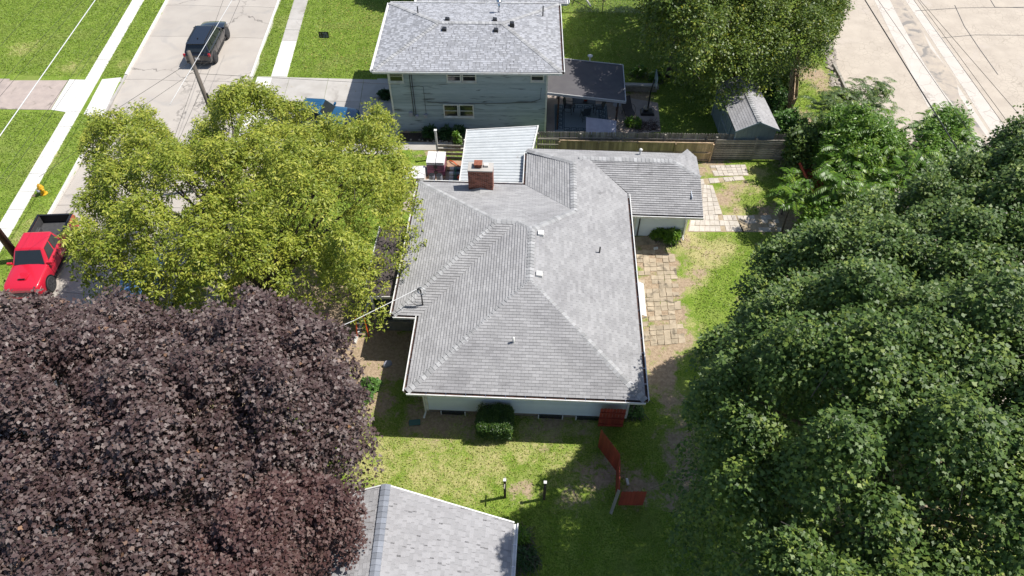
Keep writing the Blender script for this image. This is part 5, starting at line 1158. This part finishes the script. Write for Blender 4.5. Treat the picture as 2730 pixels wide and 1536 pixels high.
def tree(name,label,cat,px,zr,zt,zb,ncl,nl,L,rc,sp,m,kind,trunk,seed=1,lump=.9,droop=.5,flat=.5,gap=.12,side=.28,barkm='bark',spray=False,outline_world=None,power=.75,tr=.2,D0=None,rough=1.0,uf=.55):
    global TRI
    g=np.random.default_rng(seed)
    if outline_world: P=outline_world
    else:
        y0=min(q[1] for q in px); y1=min(1536,max(q[1] for q in px)); zu=zr+(zt+.35*lump-zr)*uf
        P=[tuple(at(x,y,zr+(zu-zr)*min(1,max(0,1-(y-y0)/(y1-y0)))**.8)[:2]) for x,y in px]
    xs=[p[0] for p in P];ys=[p[1] for p in P]
    def sample(n):
        out=[];tot=0
        while tot<n:
            X=g.uniform(min(xs),max(xs),n*3);Y=g.uniform(min(ys),max(ys),n*3); k=inpoly(X,Y,P); out.append(np.stack([X[k],Y[k]],1)); tot+=k.sum()
        return np.concatenate(out)[:n]
    # lobes by dart throwing
    cand=sample(4000); lob=[]
    for c in cand:
        if all((c[0]-q[0])**2+(c[1]-q[1])**2>(sp*.8)**2 for q in lob): lob.append(c)
    lob=np.array(lob); lh=g.uniform(-.7,.6,len(lob))*lump; lr=g.uniform(.75,1.25,len(lob))
    Dm=D0 or edged(cand[:,0],cand[:,1],P).max()
    def surf(XY):
        d=edged(XY[:,0],XY[:,1],P); base=zr+(zt-zr)*np.sin(np.pi/2*np.clip(d/Dm,0,1))**power
        q=np.hypot(XY[:,None,0]-lob[None,:,0],XY[:,None,1]-lob[None,:,1]); i=q.argmin(1); qq=q.min(1)
        t_=qq/(.68*sp*lr[i]); l=lump*(1.35*np.sqrt(np.clip(1-t_*t_,0,1))-.35-.9*np.clip((t_-1)*3,0,1))
        return base+l+lh[i]*np.clip(d/1.5,.2,1),d,lob[i],qq
    c=sample(int(ncl*1.25)); h,d,lc,qq=surf(c)
    fr=np.sin(c[:,0]*2.3+seed)*np.sin(c[:,1]*2.9+seed*2)+.6*np.sin(c[:,0]*5.7)*np.sin(c[:,1]*5.1+1)
    keep=(d>.0+.30*np.clip(fr+.3,0,1.3)*1.0)&(g.random(len(c))>gap*(qq/sp>.62)*4)
    c,h,d,lc,qq=c[keep],h[keep],d[keep],lc[keep],qq[keep]
    z=h+rough*(.30*np.sin(c[:,0]*5.1+seed)*np.sin(c[:,1]*4.7+2*seed)+.22*np.sin(c[:,0]*9.7+c[:,1]*2.1)*np.sin(c[:,1]*8.9-c[:,0]*1.7))-g.exponential(.28*rough+.05,len(c))+(g.random(len(c))<.07)*g.uniform(.1,.5,len(c))*rough
    up=np.stack([(c[:,0]-lc[:,0])/sp,(c[:,1]-lc[:,1])/sp,np.full(len(c),.75)],1)
    cen=np.array([np.mean(xs),np.mean(ys)])
    # sides and inside
    ns=int(ncl*side); c2=sample(ns*3); h2,d2,l2,_=surf(c2); k=(d2<Dm*.35)|(g.random(len(c2))<.3); c2,h2,d2=c2[k][:ns],h2[k][:ns],d2[k][:ns]
    lo=zb+(zr-zb)*.25*np.clip(1-d2/1.5,0,1); z2=lo+(h2-lo)*g.random(len(c2)); o2=c2-cen; o2/=np.linalg.norm(o2,axis=1,keepdims=True)
    up2=np.concatenate([o2*.8,np.full((len(c2),1),.45)],1)
    cc=np.concatenate([np.column_stack([c,z]),np.column_stack([c2,z2])]); uu=np.concatenate([up,up2]); uu+=g.normal(0,.18,uu.shape); uu/=np.linalg.norm(uu,axis=1,keepdims=True)
    n=len(cc); cv=g.random(n)
    # leaves of each cluster
    ci=np.repeat(np.arange(n),nl); N=len(ci); U=uu[ci]
    t=np.cross(U,np.array([0.3,.2,1.0])); t/=np.linalg.norm(t,axis=1,keepdims=True)+1e-9; b_=np.cross(U,t)
    ph=g.uniform(0,2*np.pi,N); rr=rc*np.sqrt(g.random(N))
    rad=t*np.cos(ph)[:,None]+b_*np.sin(ph)[:,None]
    hh=g.normal(0,.22*rc,N)-droop*rr*rr/rc*.6
    org=cc[ci]+rad*rr[:,None]+U*hh[:,None]
    dirs=rad+U*g.uniform(-.75*droop-.15,.25,N)[:,None]+g.normal(0,.25,(N,3))
    nr=U*flat+np.array([0,0,1.0])*(.6)+g.normal(0,.42,(N,3))
    nr-= dirs*( (nr*dirs).sum(1)/(dirs*dirs).sum(1))[:,None]
    size=L*g.uniform(.7,1.2,N); var=.55*cv[ci]+.45*g.random(N)
    T=thing(name,label,cat,(trunk[0],trunk[1],0))
    leaves_mesh('crown',org-dirs/np.linalg.norm(dirs,axis=1,keepdims=True)*size[:,None]*.3,dirs,nr,size,var,kind,m,T)
    TRI+=N*(len(leaf_shape(kind))-2)
    # trunk and limbs
    tx,ty=trunk; th=max(.8,zb*.8); v=MB(); v.tube([(tx,ty,-.1),(tx+.05,ty,th*.5),(tx,ty+.05,th)],tr*1.25,10,tr*.9); part('trunk',v,M[barkm],T,True,True)
    rg=random.Random(seed)
    idx=list(range(len(lob))); rg.shuffle(idx)
    for i in idx[:22]:
        q=lob[i]; hq=surf(np.array([q]))[0][0]-.35; a=Vector((tx,ty,th-.1)); b3=Vector((q[0],q[1],hq)); mid=a.lerp(b3,.5)+Vector((rg.uniform(-.3,.3),rg.uniform(-.3,.3),(hq-th)*.12))
        v=MB(); v.tube([a,mid,b3],tr*.42,6,.02); part('branch',v,M[barkm],T,True,True)
    v=MB()
    for k in range(min(n,260) if rough>.15 else 0):
        p=Vector(cc[rg.randrange(n)]); q=Vector((rg.uniform(-.5,.5),rg.uniform(-.5,.5),-rg.uniform(.2,.7))); v.tube([p+q,p+Vector((0,0,.05))],.012,4,.005,False)
    if v.v: part('twigs',v,M[barkm],T,True,kind='stuff')
    return T
LM=leafmat
M['lf_lime']=LM('yellow_green_leaf',[(0,(.10,.16,.014)),(.5,(.27,.32,.035)),(1,(.54,.52,.09))],.5,.3)
M['lf_purple']=LM('purple_leaf',[(0,(.045,.020,.020)),(.55,(.09,.056,.052)),(.9,(.19,.148,.135)),(1,(.22,.10,.035))],.55,.12,.55)  # pale grey-pink stop paints gloss highlights into random leaves
M['lf_redpurple']=LM('red_purple_leaf',[(0,(.05,.019,.018)),(.6,(.105,.056,.051)),(1,(.20,.14,.12))],.55,.15,.4)
M['lf_green']=LM('deep_green_leaf',[(0,(.035,.075,.015)),(.6,(.095,.16,.03)),(1,(.25,.31,.055))],.5,.25,.4)
M['lf_olive']=LM('olive_leaf',[(0,(.04,.08,.012)),(.6,(.12,.18,.025)),(.92,(.26,.29,.03)),(1,(.48,.40,.03))],.45,.25)
M['lf_sumac']=LM('fresh_green_frond',[(0,(.06,.14,.015)),(.6,(.13,.25,.025)),(1,(.27,.36,.04))],.4,.3)
M['lf_weed']=LM('bright_weed_leaf',[(0,(.05,.14,.02)),(1,(.16,.28,.07))],.4,.3)
T1=[(215,560),(240,480),(215,415),(255,335),(330,330),(375,255),(430,300),(455,360),(500,400),(545,300),(650,235),(720,262),(800,300),(880,310),(950,335),(985,290),(1050,325),(1090,372),(1062,400),(1110,470),(1125,530),(1105,590),(1065,640),(1015,665),(985,695),(1012,745),(1000,785),(955,812),(920,775),(850,730),(790,790),(700,825),(560,830),(430,850),(385,790),(290,790),(205,785),(205,720),(225,640)]
tree('maple_tree','large yellow-green maple overhanging the street beside the bungalow','tree',T1,5.2,7.8,2.3,5200,20,.165,.28,1.9,M['lf_lime'],'lance',(-12.6,21.5),seed=11,uf=.55,lump=1.5,droop=.25,flat=.35,gap=.22,side=.25,tr=.28,power=.6)
T2=[(-260,750),(0,757),(60,738),(130,770),(200,795),(290,785),(350,785),(430,805),(520,825),(580,800),(640,812),(700,785),(780,790),(850,830),(905,860),(940,900),(925,960),(950,1020),(988,1105),(930,1150),(945,1215),(870,1245),(800,1300),(700,1400),(560,1560),(500,1800),(-300,1900),(-500,1200)]
tree('purple_maple','huge dark purple maple filling the lower left foreground','tree',T2,5.6,9.0,1.5,7600,19,.15,.36,1.75,M['lf_purple'],'maple3',(-13.5,14.0),seed=21,lump=1.4,droop=.55,flat=.5,gap=.1,side=.42,tr=.35,power=.6)
T2b=[(620,1290),(700,1235),(800,1232),(870,1235),(925,1285),(930,1335),(905,1375),(845,1420),(820,1500),(800,1580),(780,1700),(560,1720),(540,1560),(580,1400)]
tree('red_purple_maple','redder purple maple leaning over the garage roof corner','tree',T2b,5.6,7.8,1.5,2400,18,.135,.34,1.15,M['lf_redpurple'],'maple3',(-7.6,9.3),seed=22,uf=1.0,lump=.85,droop=.5,flat=.6,side=.25,tr=.2,power=.6)
T3=[(2150,640),(2230,585),(2330,560),(2420,500),(2480,470),(2530,425),(2580,440),(2640,360),(2720,350),(2900,380),(3050,700),(3050,1100),(2600,1080),(2300,1040),(2080,1010),(1990,990),(1900,1040),(1850,1010),(1850,960),(1930,900),(1950,850),(1990,790),(1975,740),(2050,680)]
tree('green_maple','broad deep green maple on the right, its sunlit upper side by the parking lot','tree',T3,6.8,10.6,3.5,7200,17,.145,.38,1.6,M['lf_green'],'maple3',(17.0,20.0),seed=31,uf=.35,lump=1.15,droop=.6,flat=.6,gap=.15,side=.25,tr=.35,power=.6)
T3b=[(1960,900),(1900,960),(1850,1080),(1825,1170),(1885,1240),(1840,1320),(1865,1420),(1920,1450),(1950,1536),(2000,1750),(3100,1800),(3100,950),(2600,850),(2300,840),(2080,850)]
tree('green_maple','shaded deep green maple filling the lower right corner','tree',T3b,9.6,13.6,3.5,7400,18,.125,.36,1.6,M['lf_green'],'maple3',(13.5,11.5),seed=32,uf=.1,lump=1.15,droop=.6,flat=.6,gap=.1,side=.4,tr=.35,power=.5)
T4=[(1730,-80),(1745,20),(1790,70),(1810,120),(1850,130),(1850,190),(1870,225),(1930,235),(1990,205),(2050,180),(2105,150),(2150,148),(2195,150),(2205,150),(2190,100),(2235,60),(2270,0),(2290,-90)]
tree('olive_maple','olive and yellow tinged maple overhanging the shed at the top','tree',T4,4.0,7.4,1.8,4200,15,.16,.38,1.35,M['lf_olive'],'oval',(12.5,41.5),seed=41,uf=.5,lump=1.0,droop=.4,flat=.4,gap=.14,side=.3,tr=.25,power=.6)
tree('olive_maple','higher limbed olive maple at the top edge, left of the one over the shed','tree',[(1690,-90),(1735,20),(1775,70),(1815,125),(1850,150),(1900,110),(1940,40),(1940,-90)],7.2,9.0,4.6,1300,14,.17,.38,1.3,M['lf_olive'],'oval',(8.8,43.6),seed=42,uf=.5,lump=.9,droop=.4,flat=.4,gap=.14,side=.3,tr=.18,power=.6)
# unseen tree above the top edge that shades the front lawn
tree('street_tree','bushy tree just beyond the top edge shading the front lawn','tree',None,3.6,6.8,1.5,900,12,.22,.45,1.3,M['lf_green'],'oval',(-8.6,55.2),seed=51,outline_world=[(-11.8,53.6),(-9.8,52.4),(-7.5,52.3),(-6.0,53.5),(-5.6,56),(-7,58),(-11,57.5)],tr=.2)
tree('shade_tree','leafy tree just beyond the top edge shading the lawn behind the patio cover','tree',None,5.4,8.2,4.0,1500,12,.22,.45,1.4,M['lf_olive'],'oval',(11.5,52.5),seed=52,outline_world=[(4.6,47.2),(7.5,45.6),(11.5,45.8),(13.5,49),(12,54),(6.5,53.5)],tr=.2)
# compound leaved thicket (fronds)
def fronds(name,label,cat,spots,m,seed,trunkm='bark',Lf=(.6,1.0),nlf=9,leaflet=.23,stems=True):
    global TRI
    g=np.random.default_rng(seed); T=thing(name,label,cat,(spots[0][0],spots[0][1],0))
    O=[];D=[];Nn=[];S=[];V=[]; tw=MB(); st=MB()
    for (x,y,z,n,r) in spots:
        if stems: st=MB(); st.tube([(x,y,0),(x+g.normal(0,.1),y+g.normal(0,.1),z*.5),(x,y,z)],.05,6,.02); part('stem',st,M[trunkm],T,True,True)
        for i in range(n):
            ph=g.uniform(0,2*np.pi); b0=np.array([x,y,z])+g.normal(0,1,3)*np.array([r*.45,r*.45,r*.3]); el=g.uniform(-.1,.7); L=g.uniform(*Lf); cvv=g.random()
            d=np.array([math.cos(ph)*math.cos(el),math.sin(ph)*math.cos(el),math.sin(el)])
            pts=[]
            for k in range(nlf+1):
                t=k/nlf; p=b0+d*L*t-np.array([0,0,.45*L*t*t]); pts.append(p)
            tw.tube([tuple(p) for p in pts[::3]],.006,4,None,False)
            for k in range(1,nlf+1):
                dd=pts[k]-pts[k-1]; dd/=np.linalg.norm(dd); sd=np.cross(dd,[0,0,1]); sd/=np.linalg.norm(sd)+1e-9
                for s in (-1,1):
                    O.append(pts[k]); D.append(sd*s+dd*.45+np.array([0,0,-.25])); Nn.append(np.array([0,0,1])+g.normal(0,.2,3)); S.append(leaflet*(1.15-.6*abs(k/nlf-.45))*g.uniform(.85,1.15)); V.append(.6*cvv+.4*g.random())
    leaves_mesh('foliage',np.array(O),np.array(D),np.array(Nn),np.array(S),np.array(V),'lance',m,T); TRI+=len(O)*2
    part('leaf_stalks',tw,M['bark'],T,True,kind='stuff')
    return T
def spotz(l,n,r,z,dz=.4,seed=1):
    g=random.Random(seed); o=[]
    for x,y in l:
        zz=z+g.uniform(-dz,dz); p=at(x,y,zz); o.append((p.x,p.y,zz,n,r))
    return o
fronds('tree_of_heaven','bright compound leaved sapling nearest the pale paver pad','tree',spotz([(2115,490),(2120,530),(2185,540),(2230,560)],30,.8,2.4,.2,1),M['lf_sumac'],61)
fronds('tree_of_heaven','tall compound leaved tree of heaven in the middle of the thicket','tree',spotz([(2290,360),(2330,400),(2350,440),(2310,470),(2270,430),(2370,350),(2345,500),(2290,520),(2240,490)],50,1.1,3.6,.5,2),M['lf_sumac'],62)
fronds('tree_of_heaven','compound leaved tree of heaven reaching over the parking lot, right of the thicket','tree',spotz([(2480,330),(2520,310),(2545,345),(2500,380),(2460,420),(2430,470),(2530,400),(2560,370)],40,.8,4.6,.4,3),M['lf_sumac'],63)
fronds('tree_of_heaven','feathery dark compound leaved tree beside the leaning fence and parking lot edge','tree',spotz([(2200,280),(2240,260),(2280,255),(2320,245),(2330,290),(2260,300),(2190,330),(2230,340),(2290,330),(2345,235)],38,.9,3.2,.4,4),M['lf_green'],64,leaflet=.2)
tree('thicket_tree','bright leafy small tree in the middle of the thicket by the lot','tree',[(2180,330),(2230,290),(2330,300),(2390,380),(2420,450),(2370,500),(2280,530),(2220,500),(2190,420)],2.6,4.2,1.0,1700,16,.2,.36,1.1,M['lf_sumac'],'lance',(18.3,33.2),seed=75,lump=.7,tr=.08,droop=.6)
tree('thicket_tree','small leafy tree leaning out over the parking lot','tree',[(2440,400),(2470,335),(2530,300),(2580,340),(2560,400),(2500,440),(2460,480),(2410,470)],3.6,4.8,2.2,700,16,.2,.36,1.0,M['lf_sumac'],'lance',(20.6,31.0),seed=76,lump=.6,tr=.08,droop=.6)
tree('vine_covered_bush','dark vine smothered bush swallowing the end of the fences','bush',[(2105,360),(2150,330),(2220,330),(2290,380),(2330,470),(2300,500),(2230,440),(2150,420),(2115,410)],1.6,3.0,.2,1300,13,.15,.32,.9,M['lf_green'],'broad',(15.2,33.8),seed=71,lump=.5,tr=.08,side=.4)
tree('undergrowth_bush','bright sunlit pale green undergrowth right of the shed','bush',[(2062,305),(2090,300),(2130,318),(2150,345),(2140,362),(2070,362),(2055,340)],.5,1.1,.05,600,12,.15,.25,.6,M['lf_weed'],'broad',(15.6,38.2),seed=72,lump=.3,tr=.03,side=.4)
tree('undergrowth_bush','narrow strip of green weeds between shed and leaning fence','bush',[(2035,215),(2075,230),(2095,290),(2070,300),(2050,260)],.5,1.2,.05,350,12,.14,.25,.6,M['lf_weed'],'broad',(15.3,42.0),seed=73,lump=.3,tr=.03,side=.4)
tree('undergrowth_bush','sparse bush below the thicket between dirt and green maple','bush',[(2150,560),(2220,560),(2330,540),(2330,600),(2240,640),(2160,660),(2120,620)],1.4,2.6,.1,900,12,.15,.32,.8,M['lf_sumac'],'oval',(16.3,29.0),seed=74,lump=.4,tr=.05,side=.4)
# clipped boxwood
BX=[(-2.15,15.0),(-.75,15.0),(-.7,15.1),(-.7,16.1),(-.8,16.2),(-2.1,16.2),(-2.2,16.1),(-2.2,15.1)]
tree('boxwood_shrub','clipped dense box shaped evergreen shrub against the front wall','shrub',None,.95,1.15,.1,1500,10,.06,.12,.5,LM('boxwood_leaf',[(0,(.02,.05,.01)),(.6,(.05,.11,.02)),(1,(.14,.20,.03))],.4,.2),'oval',(-1.45,15.6),seed=81,outline_world=BX,lump=.08,droop=.1,gap=0,side=.9,tr=.05,D0=.2,rough=.1)
def weed(label,px,py,r,h,n,m,seed,kind='oval',L=.12,nl=10,z=0):
    p=at(px,py,0); P=[(p.x+r*math.cos(t),p.y+r*.8*math.sin(t)) for t in np.linspace(0,6.28,9)[:-1]]
    return tree('weed_clump',label,'plant',None,h*.6,h,.02,n,nl,L,.14,.35,m,kind,(p.x,p.y),seed=seed,outline_world=P,lump=.12,droop=.5,side=.5,tr=.02,gap=0,rough=.2)
weed('bright green clump of leaves at the foot of the white garage wing wall',1785,640,.45,.55,170,M['lf_sumac'],91,'slim',.28)
weed('darker half shaded grassy clump left of the bright one by the garage wing',1752,632,.4,.5,130,M['lf_sumac'],92,'slim',.28)
weed('leafy weeds at the front right corner of the bungalow',1685,1100,.45,.3,120,M['lf_weed'],93)
weed('leafy weeds in the strip right of the front corner, nearer the patio',1700,1065,.35,.3,90,M['lf_weed'],94)
weed('low green weeds on bare dirt left of the house, larger patch',985,1030,.5,.18,90,M['lf_weed'],95,'broad',.14)
weed('low green weeds on bare dirt beside the purple maple edge',970,1060,.4,.15,60,M['lf_weed'],96,'broad',.14)
weed('green shrub sprig beside the garage gutter end',1385,1440,.35,.6,150,M['lf_sumac'],97,'oval',.12)
weed('dusky leafless looking bush behind the garage gutter',1400,1500,.6,.7,220,M['lf_dark'],98,'slim',.14)
weed('leafy plant at the front left corner of the blue grey house',1028,262,.35,.5,120,M['lf_dark'],99,'broad',.2)
weed('green leafy volunteers at the patio corner behind the picket fence',1690,335,.5,.5,150,M['lf_sumac'],100,'slim',.25)
weed('green plants along the lawn above the retaining wall, left of the hoop',1700,200,.5,.5,120,M['lf_sumac'],101,'broad',.16)
weed('green plants along the lawn behind the basketball hoop',1750,215,.5,.5,120,M['lf_sumac'],102,'broad',.16)
weed('small leafy shoot climbing by the white fence post near the carport',1222,395,.25,1.1,90,M['lf_sumac'],103,'slim',.2)
for i,(x,lb) in enumerate(((1148,'left'),(1190,'middle'),(1228,'right'))):
    weed('spiky ornamental grass tuft at the blue grey wall, %s of three'%lb,x,367,.28,.55,90,M['lf_dark'],110+i,'slim',.42)
# mulch bed at the wall
mb=MB(); mb.prism([(-8.8,35.55),(-1.0,35.8),(-1.0,36.6),(-8.8,36.4)],-.02,.03); tag(part('mulch_bed',mb,M['mulch']),kind='structure')
rr=random.Random(7); mb=MB()
for i in range(26): mb.col=rr.random(); mb.ball((rr.uniform(-8.3,-1.2),35.62+rr.uniform(-.06,.1),.05),rr.uniform(.05,.13),4,(1,1,.6),.2,rr)
tag(part('edging_stones',mb,M['rock']),'line of pale edging stones along the mulch bed','stones',kind='stuff')
# ------------------------------------------------------------------ grass blades
def grass():
    global TRI
    g=np.random.default_rng(5); n=380000
    X=g.uniform(-44,20,n*2); Y=g.uniform(5,72,n*2)
    # density follows the visible wedge
    k=(np.abs(X)<(Y*.85+12)); X,Y=X[k],Y[k]
    def off(x0,x1,y0,y1): return ~((X>x0)&(X<x1)&(Y>y0)&(Y<y1))
    ok=~((X>SLx(Y)-.05)&(X<SRx(Y)+.1))
    w0=-29.75-.105*(Y-27.4); w1=-28.57-.105*(Y-24.9); ok&=~((X>w0-.02)&(X<w1+.02))
    w0=-18.55-.1*(Y-42.1); ok&=~((X>w0-.02)&(X<w0+1.12))
    for b_ in ((-50,-28,37.5,41.7),(-20,-8.8,34,42.35),(-9.3,1,36.2,44),(-11,-1,34.4,36.7),(-7.7,-.1,28.7,33.8),(-4.4,8.1,16.4,31),(-6.3,-4,20,28.5),(5.2,7.8,20.5,28.2),(.4,7.9,36.7,41.3),(11.6,14.3,34.7,39.8),(8.2,14.2,28.2,29.9),(8.5,10.8,29,34.2),(10.2,12.7,32.7,34.3),(-8.2,-5,20,26),(-8.4,-1,1,10)): ok&=off(*b_)
    X,Y=X[ok],Y[ok]; dry,dirt=paint(X,Y); nz=.5+.5*np.sin(X*1.7+np.sin(Y*1.3)*2)*np.sin(Y*1.9+np.sin(X*1.1)*2)
    ok=(g.random(len(X))>np.clip(dirt*1.35+.25*(nz-.5)*(dirt>.2),0,.97)); X,Y,dry,nz=X[ok][:n],Y[ok][:n],dry[ok][:n],nz[ok][:n]; N=len(X)
    ph=g.uniform(0,2*np.pi,N); D=np.stack([np.cos(ph),np.sin(ph),g.uniform(.25,1.3,N)],1); Nn=np.stack([g.normal(0,.5,N),g.normal(0,.5,N),np.ones(N)],1)
    S=g.uniform(.07,.15,N)*(1+.1*(Y>30)); var=np.clip(np.maximum(.34*g.random(N)+.12*nz,np.minimum(.62,dry*1.25))+dry*.35*g.random(N),0,1)
    m=leafmat('grass_blade',[(0,(.13,.20,.026)),(.45,(.27,.345,.06)),(.62,(.36,.39,.10)),(1,(.55,.48,.25))],.5,.25,.3)
    o=leaves_mesh('grass',np.stack([X,Y,np.zeros(N)],1),D,Nn,S,var,'slim',m,None); o['kind']='stuff'; TRI+=N*2
grass()
g=np.random.default_rng(9); n=900
X=np.concatenate([g.uniform(-17,-9.5,n),g.normal(-10,5,n),g.uniform(1.5,12,n)]); Y=np.concatenate([g.uniform(43,53,n),g.normal(27,6,n),g.uniform(42.5,54,n)])
k=~((X>-8)&(X<9)&(Y>15)&(Y<37)); X,Y=X[k],Y[k]; n=len(X); ph=g.uniform(0,6.28,n)
o=leaves_mesh('fallen_leaves',np.stack([X,Y,np.full(n,.07)],1),np.stack([np.cos(ph),np.sin(ph),g.normal(0,.2,n)],1),np.stack([g.normal(0,.3,n),g.normal(0,.3,n),np.ones(n)],1),g.uniform(.05,.1,n),g.random(n),'oval',leafmat('fallen_leaf',[(0,(.25,.13,.04)),(1,(.6,.5,.15))],.7,.1),None); o['kind']='stuff'
print('foliage triangles',TRI)
